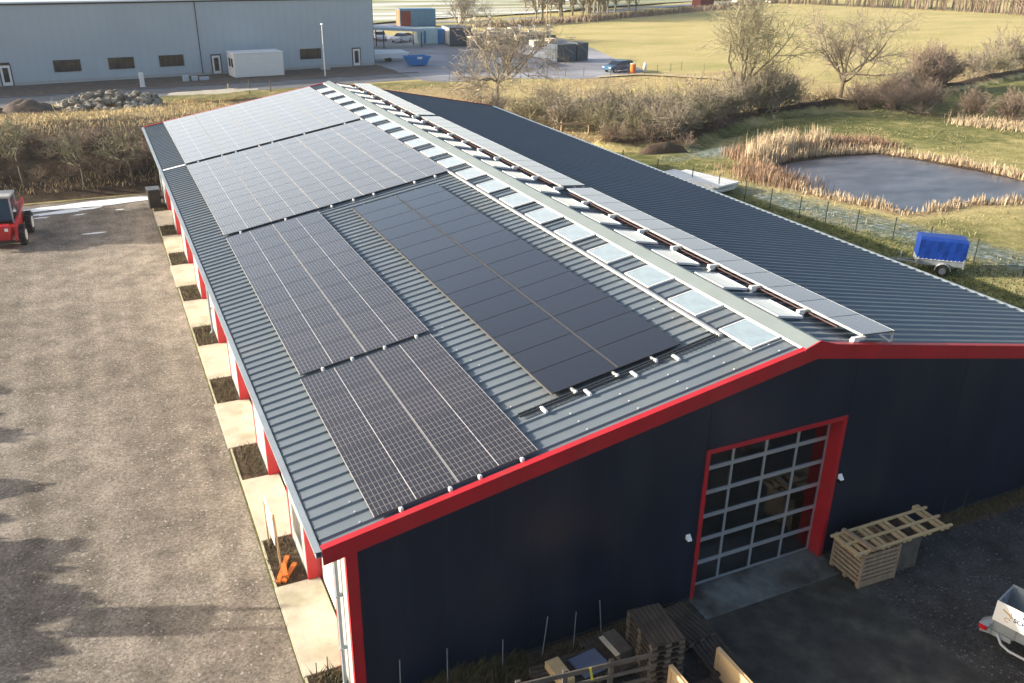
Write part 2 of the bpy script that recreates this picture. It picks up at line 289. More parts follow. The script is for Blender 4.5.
# ------------------------------------------------------------------ mesh builder
class MB:
    def __init__(s): s.v = []; s.f = []; s.m = []; s.cur = 0; s.smooth = False; s.sm = []
    def add(s, vs, fs):
        o = len(s.v); s.v.extend([tuple(v) for v in vs])
        for f in fs: s.f.append(tuple(o+i for i in f)); s.m.append(s.cur); s.sm.append(s.smooth)
        return s
    def box(s, x0, x1, y0, y1, z0, z1, bev=0):
        if bev:
            b = min(bev, (x1-x0)/3, (y1-y0)/3, (z1-z0)/3); V = []; 
            for z, i in ((z0, b), (z0+b, 0), (z1-b, 0), (z1, b)):
                V += [(x0+i, y0+b, z), (x0+b, y0+i, z), (x1-b, y0+i, z), (x1-i, y0+b, z), (x1-i, y1-b, z), (x1-b, y1-i, z), (x0+b, y1-i, z), (x0+i, y1-b, z)]
            F = [tuple(range(7, -1, -1)), tuple(range(24, 32))]
            for k in range(3):
                for j in range(8): F.append((k*8+j, k*8+(j+1) % 8, k*8+8+(j+1) % 8, k*8+8+j))
            return s.add(V, F)
        V = [(x, y, z) for z in (z0, z1) for x, y in ((x0, y0), (x1, y0), (x1, y1), (x0, y1))]
        return s.add(V, [(3, 2, 1, 0), (4, 5, 6, 7), (0, 1, 5, 4), (1, 2, 6, 5), (2, 3, 7, 6), (3, 0, 4, 7)])
    def bar(s, a, b, w, h, up=(0, 0, 1)):
        a = Vector(a); b = Vector(b); d = (b-a).normalized(); up = Vector(up)
        if abs(d.dot(up)) > .98: up = Vector((1, 0, 0))
        r = d.cross(up).normalized()*w/2; u = r.cross(d).normalized()*h/2
        V = [p+i*r+j*u for p in (a, b) for i, j in ((-1, -1), (1, -1), (1, 1), (-1, 1))]
        return s.add(V, [(0, 1, 2, 3), (7, 6, 5, 4), (0, 4, 5, 1), (1, 5, 6, 2), (2, 6, 7, 3), (3, 7, 4, 0)])
    def tube(s, pts, rads, n=6, caps=True):
        pts = [Vector(p) for p in pts]
        if isinstance(rads, (int, float)): rads = [rads]*len(pts)
        V = []; r = None
        for i, p in enumerate(pts):
            d = (pts[min(i+1, len(pts)-1)]-pts[max(i-1, 0)]).normalized()
            if r is None:
                r = d.cross(Vector((0, 0, 1)))
                if r.length < .1: r = d.cross(Vector((1, 0, 0)))
            else: r = r-d*r.dot(d)
            r = r.normalized(); u = d.cross(r)
            for k in range(n):
                a = 2*math.pi*k/n; V.append(p+(r*math.cos(a)+u*math.sin(a))*rads[i])
        F = []
        for i in range(len(pts)-1):
            for k in range(n): F.append((i*n+k, i*n+(k+1) % n, (i+1)*n+(k+1) % n, (i+1)*n+k))
        if caps: F.append(tuple(range(n-1, -1, -1))); F.append(tuple(range((len(pts)-1)*n, len(pts)*n)))
        return s.add(V, F)
    def prism(s, poly, z0, z1):
        n = len(poly); V = [(x, y, z0) for x, y in poly]+[(x, y, z1) for x, y in poly]
        a = sum(poly[i][0]*poly[(i+1) % n][1]-poly[(i+1) % n][0]*poly[i][1] for i in range(n))
        F = [tuple(range(n-1, -1, -1)), tuple(range(n, 2*n))]+[(i, (i+1) % n, n+(i+1) % n, n+i) for i in range(n)]
        if a < 0: F = [f[::-1] for f in F]
        return s.add(V, F)
    def extr(s, poly, axis, a, b):
        """polygon in the plane normal to axis ('x': (y,z), 'y': (x,z)) extruded from a to b"""
        n = len(poly)
        if axis == 'x': V = [(a, p, q) for p, q in poly]+[(b, p, q) for p, q in poly]
        else: V = [(p, a, q) for p, q in poly]+[(p, b, q) for p, q in poly]
        return s.add(V, [tuple(range(n-1, -1, -1)), tuple(range(n, 2*n))]+[(i, (i+1) % n, n+(i+1) % n, n+i) for i in range(n)])
    def sheet(s, poly, z): return s.add([(x, y, z) for x, y in poly], [tuple(range(len(poly)))])
    def wheel(s, c, r, w, ax=(0, 1, 0), n=18):
        ax = Vector(ax).normalized(); c = Vector(c)
        return s.tube([c-ax*w/2, c-ax*w/2*.8, c+ax*w/2*.8, c+ax*w/2], [r*.92, r, r, r*.92], n)
    def build(s, name, m, parent=None, loc=None, local=False, fix=True):
        me = bpy.data.meshes.new(name); V = s.v
        off = Vector(loc) if loc is not None else (parent_base(parent) if parent is not None and not local else Vector((0, 0, 0)))
        me.from_pydata([tuple(Vector(v)-off) for v in V] if off.length > 0 else V, [], s.f)
        ms = m if isinstance(m, (list, tuple)) else [m]
        for x in ms: me.materials.append(x)
        me.polygons.foreach_set('material_index', s.m); me.polygons.foreach_set('use_smooth', s.sm)
        if fix:
            import bmesh
            bm = bmesh.new(); bm.from_mesh(me); bmesh.ops.recalc_face_normals(bm, faces=bm.faces); bm.to_mesh(me); bm.free()
        me.update()
        o = bpy.data.objects.new(name, me); COL.objects.link(o)
        if parent is not None: o.parent = parent
        elif loc is not None: o.location = loc
        return o
BASE = {}
def parent_base(p):
    v = Vector((0, 0, 0))
    while p is not None: v += BASE.get(p.name, Vector((0, 0, 0))); p = p.parent
    return v
def tag(o, label=None, cat=None, group=None, kind=None):
    if label: o['label'] = label
    if cat: o['category'] = cat
    if group: o['group'] = group
    if kind: o['kind'] = kind
    return o
def empty(name, loc, label, cat, group=None, rot=0):
    o = bpy.data.objects.new(name, None); COL.objects.link(o); o.location = loc; o.rotation_euler = (0, 0, rot)
    o.empty_display_size = .3; BASE[o.name] = Vector(loc)
    return tag(o, label, cat, group)
def kids(o): return [c for c in o.children]
def dup(o, loc=None, rot=None, scale=None, label=None, group=None, parent=None):
    c = o.copy(); COL.objects.link(c)
    if parent is not None: c.parent = parent
    if loc is not None: c.location = loc
    if rot is not None: c.rotation_euler = rot if isinstance(rot, (tuple, list)) else (0, 0, rot)
    if scale is not None: c.scale = (scale,)*3 if isinstance(scale, (int, float)) else scale
    if label: c['label'] = label
    if group: c['group'] = group
    for k in kids(o): dup(k, parent=c)
    return c
def struct(name, mb, m, **k): return tag(mb.build(name, m, **k), kind='structure')
ORD = ['first', 'second', 'third', 'fourth', 'fifth', 'sixth', 'seventh', 'eighth', 'ninth', 'tenth', 'eleventh', 'twelfth', 'thirteenth', 'fourteenth', 'fifteenth', 'sixteenth', 'seventeenth', 'eighteenth', 'nineteenth', 'twentieth']
TENS = {20: 'twenty', 30: 'thirty', 40: 'forty'}
def ordw(i):
    if i < 20: return ORD[i]
    n = i+1; t = n//10*10; u = n % 10
    return {20: 'twentieth', 30: 'thirtieth', 40: 'fortieth'}[t] if u == 0 else TENS[t]+'-'+ORD[u-1]

# ------------------------------------------------------------------ terrain
POND = [(30.3, 36.2), (32, 38.3), (34.2, 39.2), (38.5, 39.6), (43.2, 38.8), (44.9, 35.3), (46, 31), (46.2, 27.5), (44, 24), (41.3, 23), (35.6, 24.8), (33, 24.4), (30.8, 24.6), (30.0, 26.9), (28.9, 29.8), (28.7, 32.7)]
def seg_d(px, py, a, b):
    dx, dy = b[0]-a[0], b[1]-a[1]; t = max(0, min(1, ((px-a[0])*dx+(py-a[1])*dy)/(dx*dx+dy*dy)))
    return math.hypot(px-a[0]-t*dx, py-a[1]-t*dy)
def sdist(px, py, poly):
    ins = False; d = 1e9; n = len(poly)
    for i in range(n):
        a, b = poly[i], poly[(i+1) % n]; d = min(d, seg_d(px, py, a, b))
        if (a[1] > py) != (b[1] > py) and px < (b[0]-a[0])*(py-a[1])/(b[1]-a[1])+a[0]: ins = not ins
    return -d if ins else d
def ss(a, b, x):
    t = max(0, min(1, (x-a)/(b-a))); return t*t*(3-2*t)
def fb(x, y, s, o=0): return noise.noise(Vector((x*s+o, y*s-o, o)))
HEDGE = [(24, 49.5), (29.5, 47.5), (33.5, 50.5), (41, 54.8), (49, 57.5), (55, 58.5), (60, 58), (66, 60.5), (73.8, 62.3), (83.6, 64.9), (103.6, 71.3), (135, 78)]
HEDGE2 = [(58.5, 52.5), (61, 48), (64, 44), (68, 41), (76, 40)]
def line_d(x, y, L): return min(seg_d(x, y, L[i], L[i+1]) for i in range(len(L)-1))
def hgt(x, y):
    z = 0.0
    if y > 46.5 and y < 90 and x < 9:                       # spoil bank across the end of the yard
        k = 1-ss(-6, 8, x)
        z += k*(2.1*ss(48.6, 54.5, y)*(1-ss(62, 84, y)) - .35*math.exp(-((y-48)/.7)**2) + (.35*fb(x, y, .25)+.12*fb(x, y, .9))*ss(48, 52, y)*(1-ss(80, 86, y)))
    if x > 19 or (y > 48 and x > 8):
        out = ss(24.5, 27.5, x) if y < 46 else ss(9, 13, x)
        if not (y > 83 and x < 66): z += .10*fb(x, y, .12)*out*ss(0, 6, 84-y if y < 84 else 6)
        if 24 < x < 50 and 20 < y < 43: 
            d = sdist(x, y, POND); z -= .35*(1-ss(-1.2, 1.0, d))
        if x < 140 and 40 < y < 84:
            d = line_d(x, y, HEDGE); z += (.55+.3*fb(x, y, .3))*math.exp(-(d/1.1)**2)
            z -= .3*math.exp(-((d-2.2)/.8)**2)
        if 50 < x < 80 and 36 < y < 58:
            d = line_d(x, y, HEDGE2); z += .45*math.exp(-(d/1.1)**2)
    if y > 100 and x > 60: z += .3*fb(x, y, .03)
    return z
def zone(x, y):
    g = s = f = o = 0.0
    if y < 47 and x < 24.5: g = 1; f = .25*ss(20, 25, x)
    if x >= 24.5-.0*y and y < 60:
        far = sdist(x, y, POND) if (20 < x < 60 and 15 < y < 50) else 20
        g = .45+.25*fb(x, y, .12, 3)
        if y > 38: g = .66-.2*ss(50, 60, y)+.35*fb(x, y, .13)
        if y > 41 and x > 60: g = .8
        # the frosted strip beyond the fence
        fx = 26.3+(15.5-y)*.235 if y < 34 else 22
        f = .8*math.exp(-((x-fx-2.2)/2.6)**2)*(1-ss(30, 38, y)) if y < 38 else 0
        f = max(f, .95*math.exp(-((x-31)/4.2)**2-((y-43.8)/2.6)**2))
        f = max(f, .55*math.exp(-((x-26)/2.5)**2-((y-42.5)/1.8)**2))
        f = max(f, .6*math.exp(-((x-31)/2.5)**2-((y-14)/3.)**2))
        if y < 22 and x > 26: s = .35
        if far < 2.5: s = max(s, .8*(1-ss(.5, 2.5, far))); g *= ss(.5, 2.5, far)
        if far < .3: o = .9
        if y > 54 and line_d(x, y, HEDGE) > 1 and y > 56: g = min(g, .35)
    if y >= 40 and x > 20 and x < 140:
        d = line_d(x, y, HEDGE); o = max(o, .95*math.exp(-(d/1.3)**2))
        # straw strip behind the hedge
        yb = [HEDGE[i][1]+(x-HEDGE[i][0])/(HEDGE[i+1][0]-HEDGE[i][0])*(HEDGE[i+1][1]-HEDGE[i][1]) for i in range(len(HEDGE)-1) if HEDGE[i][0] <= x <= HEDGE[i+1][0]]
        if yb:
            dy = y-yb[0]
            if dy > 1: g = .12; f = 0
            if 0 < dy < 9: s = max(s, .75*(1-ss(5, 9, dy)))
            if dy < -1.5 and x > 60: g = .85+.2*fb(x, y, .08); s = .1
        d = line_d(x, y, HEDGE2); o = max(o, .7*math.exp(-(d/1.1)**2))
        f = max(f, .5*math.exp(-((x-56.5)/2.0)**2-((y-55.3)/.9)**2))
    if 46.5 <= y and y < 90 and x <= 24 and not (x > 22 and y < 50):
        s = .8; g = .15+.25*fb(x, y, .2); o = 0
        k = 1-ss(-6, 8, x)
        o = k*.95*(1-ss(52.5, 54.5, y))
        o = max(o, k*.75*ss(51, 53, y)*(1-ss(62, 66, y)))
        if y < 48 and x < -12: g = .5; s = .5; o = 0
        if y > 84: g = max(g, .55)
    if 24 < x < 70 and 58 < y < 86: s = max(s, .55+.3*fb(x, y, .15))
    return (min(max(g, 0), 1), min(max(s, 0), 1), min(max(f, 0), 1), min(max(o, 0), 1))
def axis(parts):
    out = []
    for a, b, st in parts:
        n = max(1, round((b-a)/st)); out += [a+(b-a)*i/n for i in range(n)]
    out.append(parts[-1][1]); return out
def make_ground():
    xs = axis([(-900, -100, 100), (-100, -30, 8), (-30, -22, 1.2), (-22, 70, .5), (70, 110, 1), (110, 220, 5), (220, 900, 40)])
    ys = axis([(-200, -20, 20), (-20, 12, 2), (12, 64, .5), (64, 96, .9), (96, 150, 4), (150, 300, 8), (300, 1500, 80)])
    nx = len(xs); V = []; C = []
    for y in ys:
        for x in xs:
            V.append((x, y, hgt(x, y))); C.append(zone(x, y))
    F = [(j*nx+i, j*nx+i+1, (j+1)*nx+i+1, (j+1)*nx+i) for j in range(len(ys)-1) for i in range(nx-1)]
    me = bpy.data.meshes.new('ground'); me.from_pydata(V, [], F); me.materials.append(M['meadow'])
    ca = me.color_attributes.new('zone', 'FLOAT_COLOR', 'POINT')
    ca.data.foreach_set('color', [c for q in C for c in q])
    me.polygons.foreach_set('use_smooth', [True]*len(F)); me.update()
    o = bpy.data.objects.new('ground', me); COL.objects.link(o); tag(o, kind='structure')
make_ground()
def ragged(poly, amp=.3, step=1.0, seed=0):
    out = []; n = len(poly)
    for i in range(n):
        a, b = poly[i], poly[(i+1) % n]; L = math.hypot(b[0]-a[0], b[1]-a[1]); k = max(1, int(L/step)); nx, ny = (b[1]-a[1])/L, -(b[0]-a[0])/L
        for j in range(k):
            t = j/k; x = a[0]+(b[0]-a[0])*t; y = a[1]+(b[1]-a[1])*t
            d = amp*(noise.noise(Vector((x*.7+seed, y*.7, seed)))+.6*noise.noise(Vector((x*2.1, y*2.1+seed, seed)))) if j else 0
            out.append((x+nx*d, y+ny*d))
    return out
def sheet(name, poly, z, m):
    import bmesh
    me = bpy.data.meshes.new(name); bm = bmesh.new()
    vs = [bm.verts.new((x, y, z)) for x, y in poly]; f = bm.faces.new(vs); bm.normal_update()
    if f.normal.z < 0: f.normal_flip()
    bmesh.ops.triangulate(bm, faces=bm.faces); bm.to_mesh(me); bm.free(); me.materials.append(m)
    o = bpy.data.objects.new(name, me); COL.objects.link(o); return tag(o, kind='structure')
sheet('gravel_yard', [(-12.3, -60), (-12.3, 42.4), (-11.4, 42.4), (-11.4, 46.3)]+ragged([(-10, 46.6), (-60, 45.2)], .35, .8, 3)[:-1]+[(-60, 45.2), (-60, -60)], .004, M['gravel'])
sheet('front_yard', [(-12.29, -60), (-12.29, .0), (90, .0), (90, -60)], .004, M['gravel_d'])
sheet('driveway', ragged([(-3.05, -.02), (1.7, -.02), (1.55, -2.0), (1.9, -20), (-4.4, -20), (-3.35, -2.7)], .06, .4, 5), .010, M['drive'])
sheet('wall_strip', ragged([(-11.4, -.02), (-11.6, -.9), (-8, -.85), (-3.1, -1.0), (-3.05, -.02)], .08, .3, 8), .014, M['soil'])
sheet('wall_verge', ragged([(1.7, -.02), (1.7, -.5), (6, -.6), (11.6, -.62), (11.8, -.02)], .08, .3, 9), .014, M['soil'])
mb = MB(); mb.box(-2.95, 1.45, -.78, .36, 0, .03, .008); struct('door_apron', mb, M['conc_w'])
sheet('pond_water', [(x+(x-37.5)*.04, y+(y-32)*.05) for x, y in POND], -.19, M['water'])
# main road past the hall, the paved yard to the right, the car park behind it
def yr(x): return 95.2+.12*x
rd = [(x, yr(x)-6.3) for x in (-200, -100, -40, 0, 15, 24)]+[(x, yr(x)) for x in (24, 15, 0, -40, -100, -200)]
sheet('road', rd, .012+.0, M['asphalt'])
mb = MB()
for x0 in range(-60, 24, 6): mb.extr([(yr(x0)-.0, 0), (yr(x0)+.14, 0), (yr(x0)+.14, .12), (yr(x0), .12)], 'x', x0, x0+5.98)
struct('kerb', mb, M['asphalt'])
sheet('hall_verge', ragged([(-90, yr(-90)+.2), (-60, yr(-60)+.2), (24, yr(24)+.2), (21.3, 107.0), (-90, 92.6)], .2, 1.0, 2), .008, M['soil_d'])
sheet('paved_yard', ragged([(22.0, 90.5), (24, 88.4), (34.3, 88.2), (40, 85.6), (43.9, 85.2), (50, 86.2), (53.5, 90), (56, 100), (61, 118), (64, 134), (50, 139), (44, 146), (26, 150), (21.6, 150), (21.6, 107.2)], .3, 1.2, 4), .016, M['asphalt2'])
sheet('dirt_path', ragged([(43, 85.2), (50, 85.6), (56, 80), (60, 70), (61.3, 70.4), (57.5, 81), (51, 86.9), (44, 86.0)], .15, 1, 6), .14, M['straw'])
sheet('far_road', [(20, 158), (56, 172.5), (77, 177.5), (95, 184), (125, 201.6), (157, 217.5), (260, 262), (258, 267), (155, 222), (122, 206.5), (92, 188.5), (76, 182), (55, 177), (18, 163)], .06, M['asphalt2'])
sheet('snowy_field', [(-60, 172), (40, 171), (54, 180.5), (74, 186), (90, 193), (120, 211), (153, 226), (200, 246), (200, 420), (-60, 420)], .35, M['snowfield'])
def patch(name, cx, cy, rx, ry, z, m, seed, rot=0):
    pts = []
    for k in range(36):
        a = 2*math.pi*k/36; r = 1+.45*noise.noise(Vector((math.cos(a)*1.6+seed, math.sin(a)*1.6, seed)))+.25*noise.noise(Vector((math.cos(a)*4+seed, math.sin(a)*4, 3)))
        x, y = rx*r*math.cos(a), ry*r*math.sin(a); pts.append((cx+x*math.cos(rot)-y*math.sin(rot), cy+x*math.sin(rot)+y*math.cos(rot)))
    return sheet(name, pts, z, m)
patch('snow_patch', -15.4, 45.1, 4.6, .6, .03, M['snow'], 1, .06)
patch('snow_patch', -17.2, 43.9, 1.9, .38, .03, M['snow'], 2, .15)
patch('snow_patch', -16.3, 42.9, .35, .1, .02, M['snow'], 5, .1); patch('snow_patch', -18.4, 43.0, .5, .12, .02, M['snow'], 6, .1)
patch('snow_patch', -15.6, 38.6, .7, .12, .02, M['snow'], 7, .0); patch('snow_patch', -14.1, 43.2, .25, .08, .02, M['snow'], 8, .0)
for i, (x, y, rx, ry) in enumerate([(92, 196, 7, 1.6), (84, 190.5, 4, 1.0), (111, 203, 2, 1.0), (120, 238, 20, 3), (60, 186, 5, 1)]): patch('far_snow', x, y, rx, ry, .45, M['snow'], 20+i, .3)
patch('frosty_gravel', -3.2, 83.5, 4.0, 1.6, .9, M['conc'], 31, .1)

# ------------------------------------------------------------------ barn
WE, HE, HR, LB, WW = 11.83, 4.2677, 6.4596, 46.16, 11.4
SL = (HR-HE)/WE; ANG = math.atan(SL)
def zr(x): return HR-SL*abs(x)
barn = empty('barn', (0, 0, 0), 'long low barn with navy gable, red trim and solar panels on its grey ribbed roof', 'barn')
def make_roof(sign, m):
    mb = MB(); P = []; y = .03; pitch = .3755
    while y < LB-.05:
        for dy, h in ((0, 0), (.255, 0), (.285, .05), (.335, .05)): P.append((min(y+dy, LB-.03), h))
        y += pitch
    P.append((LB-.03, 0)); V = []
    for yy, h in P: V += [(sign*WE, yy, zr(WE)+h), (sign*.02, yy, zr(0)+h)]
    F = [(2*i, 2*i+1, 2*i+3, 2*i+2) for i in range(len(P)-1)]
    if sign > 0: F = [f[::-1] for f in F]
    mb.add(V, F); V = []
    # underside
    mb.add([(sign*WE, .03, zr(WE)-.1), (sign*.02, .03, zr(0)-.1), (sign*.02, LB-.03, zr(0)-.1), (sign*WE, LB-.03, zr(WE)-.1)], [(0, 1, 2, 3)])
    mb.add([(sign*WE, .03, zr(WE)-.1), (sign*WE, LB-.03, zr(WE)-.1), (sign*WE, LB-.03, zr(WE)+.0), (sign*WE, .03, zr(WE)+.0)], [(0, 1, 2, 3)])
    o = mb.build('roof_slope', m, barn); return o
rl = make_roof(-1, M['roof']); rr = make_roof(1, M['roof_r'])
mb = MB(); rs = random.Random(3)                       # roof screws and a white joint strip
for k in range(3):
    for i in range(9):
        x = -11+i*1.27; mb.box(x-.018, x+.018, .33+k*.3755, .36+k*.3755, zr(x)+.045, zr(x)+.065)
for i in range(40):
    x = -rs.uniform(6.6, 7.0) if i % 2 else -rs.uniform(1.5, 1.9); y = .33+rs.randrange(4, 50)*.3755
    mb.box(x-.015, x+.015, y-.012, y+.018, zr(x)+.045, zr(x)+.06)
mb.build('roof_screw', M['screw'], rl)
mb = MB()
for y_ in (5.69, 11.32, 16.95, 22.59, 28.2, 39.5):
    mb.add([(-11.8, y_, zr(11.8)+.006), (-.5, y_, zr(.5)+.006), (-.5, y_+.012, zr(.5)+.006), (-11.8, y_+.012, zr(11.8)+.006)], [(0, 1, 2, 3)])
mb.build('sheet_lap', M['pw'], rl)
mb = MB(); mb.add([(-11.83, 33.42, zr(11.83)+.062), (-10.72, 33.42, zr(10.72)+.062), (-10.72, 33.62, zr(10.72)+.062), (-11.83, 33.62, zr(11.83)+.062)], [(0, 1, 2, 3)])
mb.build('snow_strip', M['snow'], rl)
mb = MB()
mb.extr([(-.39, zr(.39)+.055), (0, HR+.11), (.25, zr(.25)+.055), (.25, zr(.25)+.085), (0, HR+.14), (-.39, zr(.39)+.085)], 'y', -.02, LB)
cap = mb.build('ridge_cap', M['cap'], barn)
mb = MB()
for s in (-1,):
    mb.extr([(s*.43, zr(.43)+.05), (s*.395, zr(.395)+.05), (s*.395, zr(.395)+.088), (s*.43, zr(.43)+.088)], 'y', .1, LB-.1)
mb.build('closure_strip', M['white'], cap)
# verge trims on both gables
for y0, y1, nm in ((-.06, .10, 'front'), (LB-.08, LB+.06, 'rear')):
    mb = MB(); H = .36
    for s in (-1, 1):
        a, b = s*(WE+.03), 0
        for (ya, yb, t0, t1) in ((y0, y0+.03, -H+.07, .085) if nm == 'front' else (y1-.03, y1, -H+.07, .085), (y0+.031 if nm == 'front' else y0, y1 if nm == 'front' else y1-.031, .06, .085)):
            V = [(x, y, zr(x)+t) for x in (a, b) for y in (ya, yb) for t in (t0, t1)]
            mb.add(V, [(0, 1, 3, 2), (4, 6, 7, 5), (0, 4, 5, 1), (2, 3, 7, 6), (1, 5, 7, 3), (0, 2, 6, 4)])
    if nm == 'front': mb.extr([(-.46, zr(.46)+.0), (.46, zr(.46)+.0), (.46, zr(.46)+.10), (0, HR+.17), (-.46, zr(.46)+.10)], 'y', y0-.012, y0+.02)
    mb.build('verge_trim', M['red'], barn)
# gutters
for s in (-1, 1):
    mb = MB(); x = s*(WE+.02); zt = HE-.0
    mb.extr([(x, zt), (x, zt-.12), (x+s*.13, zt-.12), (x+s*.13, zt+.01), (x+s*.11, zt+.01), (x+s*.11, zt-.10), (x+s*.02, zt-.10), (x+s*.02, zt)], 'y', -.02, LB)
    mb.box(min(x+s*.021, x+s*.155), max(x+s*.021, x+s*.155), -.03, LB, zt+.012, zt+.03)
    g = mb.build('gutter', M['gutter'], barn)
# gable walls
def gable(y0, y1, door):
    mb = MB(); d = .012; zt = lambda x: zr(x)-.11
    xs = [-WW, -2.9, 1.38, 5.4, 9.4, WW] if door else [-WW, WW]
    def piece(xa, xb, zb):
        xa += d/2; xb -= d/2
        pts = [(xa, zb), (xb, zb), (xb, zt(xb))]+([(0, zt(0))] if xa < 0 < xb else [])+[(xa, zt(xa))]
        mb.extr(pts, 'y', y0, y1)
    for a, b in zip(xs, xs[1:]): piece(a, b, 4.34 if (door and a == -2.9) else 0.0)
    mb.extr([(-WW+.02, 4.4), (WW-.02, 4.4), (WW-.02, zt(WW)-.3), (WW-.02, zt(WW)-.02), (0, zt(0)-.02), (-WW+.02, zt(WW)-.02)] if 0 else [(-WW+.02, 0), (-2.95, 0), (-2.95, 4.4), (1.43, 4.4), (1.43, 0), (WW-.02, 0), (WW-.02, zt(WW)-.02), (0, zt(0)-.02), (-WW+.02, zt(WW)-.02)], 'y', y0+.03 if door else y0+.03, y0+.05) if door else None
    return mb.build('gable_wall', M['navy'], barn)
gw = gable(0, .12, True); gable(LB-.12, LB, False)
for k in range(1, 22):
    mb = MB(); x = -WW+k*1.035
    if min(abs(x+2.9), abs(x-1.38)) < .2 or x > WW-.3: continue
    mb.box(x-.004, x+.004, -.002, -.0005, 4.45 if -2.9 < x < 1.38 else .05, zr(x)-.34)
    mb.build('panel_joint', M['pw'], gw)
mb = MB(); mb.box(-WW+.23, -2.92, -.018, -.0005, .0, .10); mb.build('base_drip', M['pw'], gw); mb = MB(); mb.box(1.40, WW-.21, -.018, -.0005, 0, .10); mb.build('base_drip', M['pw'], gw)
mb = MB()
mb.box(-WW-.012, -WW+.22, -.012, .0, 0, 4.05); mb.box(-WW-.012, -WW, -.012, .14, 0, 4.05)
mb.build('corner_trim', M['red'], barn)
mb = MB(); mb.box(WW-.2, WW+.012, -.012, -.001, 0, 4.05); mb.build('corner_trim', M['red'], barn)
# long walls: piers and header, doors set back in red jambs
DOORS = [1.35+5.31*k for k in range(8)]; DW = 3.15; DH = 3.45
mb = MB(); y = .0
mb.box(-WW, -WW+.12, 0.125, DOORS[0]-.14, 0, 4.15)
for k, yd in enumerate(DOORS):
    yn = DOORS[k+1] if k+1 < len(DOORS) else LB-.0
    mb.box(-WW, -WW+.12, yd-.139, yd+DW+.139, DH+.14, 4.15)
    mb.box(-WW, -WW+.12, yd+DW+.14, yn-.14, 0, 4.15)
mb.build('side_wall', M['lightwall'], barn)
mb = MB(); mb.box(WW-.12, WW, .13, LB-.13, 0, 4.15); mb.build('side_wall', M['navy'], barn)
for k, yd in enumerate(DOORS):
    mb = MB(); x = -WW+.34
    for i in range(6):
        z0 = .02+i*DH/6; mb.box(x, x+.05, yd+.01, yd+DW-.01, z0, z0+DH/6-.012, .006)
    dr = mb.build('garage_door', M['white'], barn)
    mb = MB()
    mb.box(-WW-.015, -WW+.40, yd-.135, yd, 0, DH+.13); mb.box(-WW-.015, -WW+.40, yd+DW, yd+DW+.135, 0, DH+.13)
    mb.box(-WW-.015, -WW+.40, yd+.001, yd+DW-.001, DH, DH+.13)
    mb.build('door_frame', M['red'], dr)
    if k == 0:
        mb = MB(); mb.box(x-.05, x, yd+.55, yd+.75, 1.9, 2.02); mb.tube([(x-.02, yd+.6, 1.9), (x-.09, yd+.65, 1.75)], .05, 8); mb.build('handle', M['black'], dr)
mb = MB(); mb.box(-WW+.5, WW-.3, .5, LB-.5, 0, .02); mb.build('barn_floor', M['conc_w'], barn)
# downpipes on the long wall
for yy in (.62, 21.9-.4, 42.9):
    mb = MB(); mb.tube([(-WE-.08, yy, HE-.12), (-WW-.10, yy, HE-.42), (-WW-.10, yy, .25), (-WW-.16, yy, .12)], .045, 10)
    for z in (1.2, 2.6, 3.6): mb.box(-WW-.16, -WW, yy-.06, yy+.06, z, z+.03)
    mb.build('downpipe', M['gutter'], barn)
# gate
X0, X1, ZT = -2.90, 1.38, 4.34
mb = MB(); mb.box(X0, X0+.115, -.02, .5, 0, ZT); mb.box(X1-.12, X1, -.02, .5, 0, ZT); mb.box(X0+.116, X1-.121, -.02, .5, ZT-.12, ZT)
gate = mb.build('gate', M['red'], barn)
mb = MB(); a, b = X0+.12, X1-.12; nx, nz = 4, 6; ph = (ZT-.13)/nz; pwid = (b-a)/nx
for j in range(nz+1):
    z = .02+j*ph; mb.box(a, b, .37, .42, z-(.0 if j == 0 else .05), z+.05)
for i in range(nx+1):
    x = a+i*pwid; hw = .035 if 0 < i < nx else .05
    for j in range(nz): mb.box(max(a, x-hw), min(b, x+hw), .375, .415, .07+j*ph, .02+(j+1)*ph-.05)
mb.build('gate_leaf', M['alu'], gate)
mb = MB(); mb.box(a+.01, b-.01, .392, .398, .03, ZT-.12); mb.build('pane', M['pane'], gate)
for (x, z, big) in ((-3.17, 1.95, 1), (1.50, 2.45, 0)):
    mb = MB(); mb.extr([(-.0, z), (-.12, z), (-.005, z+.13)], 'x', x-.06, x+.06); l = mb.build('wall_lamp', M['white'], barn)
    mb = MB(); mb.box(x-.05, x+.05, -.09, -.005, z-.10, z-.01); mb.build('lamp_housing', M['black'], l)
# red shelving inside the gate
def rack(x, y, label):
    r = empty('storage_rack', (x, y, .02), label, 'rack', 'red racks inside the gate')
    for dx in (0, 1.8):
        for dy in (0, .8): mb = MB(); mb.box(x+dx, x+dx+.09, y+dy, y+dy+.09, .02, 2.9); mb.build('upright', M['machred'], r)
    mb = MB()
    for z in (.5, 1.2, 1.9, 2.6): mb.box(x, x+1.89, y-.01, y+.08, z, z+.12); mb.box(x, x+1.89, y+.81, y+.9, z, z+.12)
    mb.build('beam', M['machred'], r)
rack(-2.6, 2.2, 'red storage rack seen through the left panes of the gate'); rack(-.1, 2.8, 'red storage rack seen through the right panes of the gate')

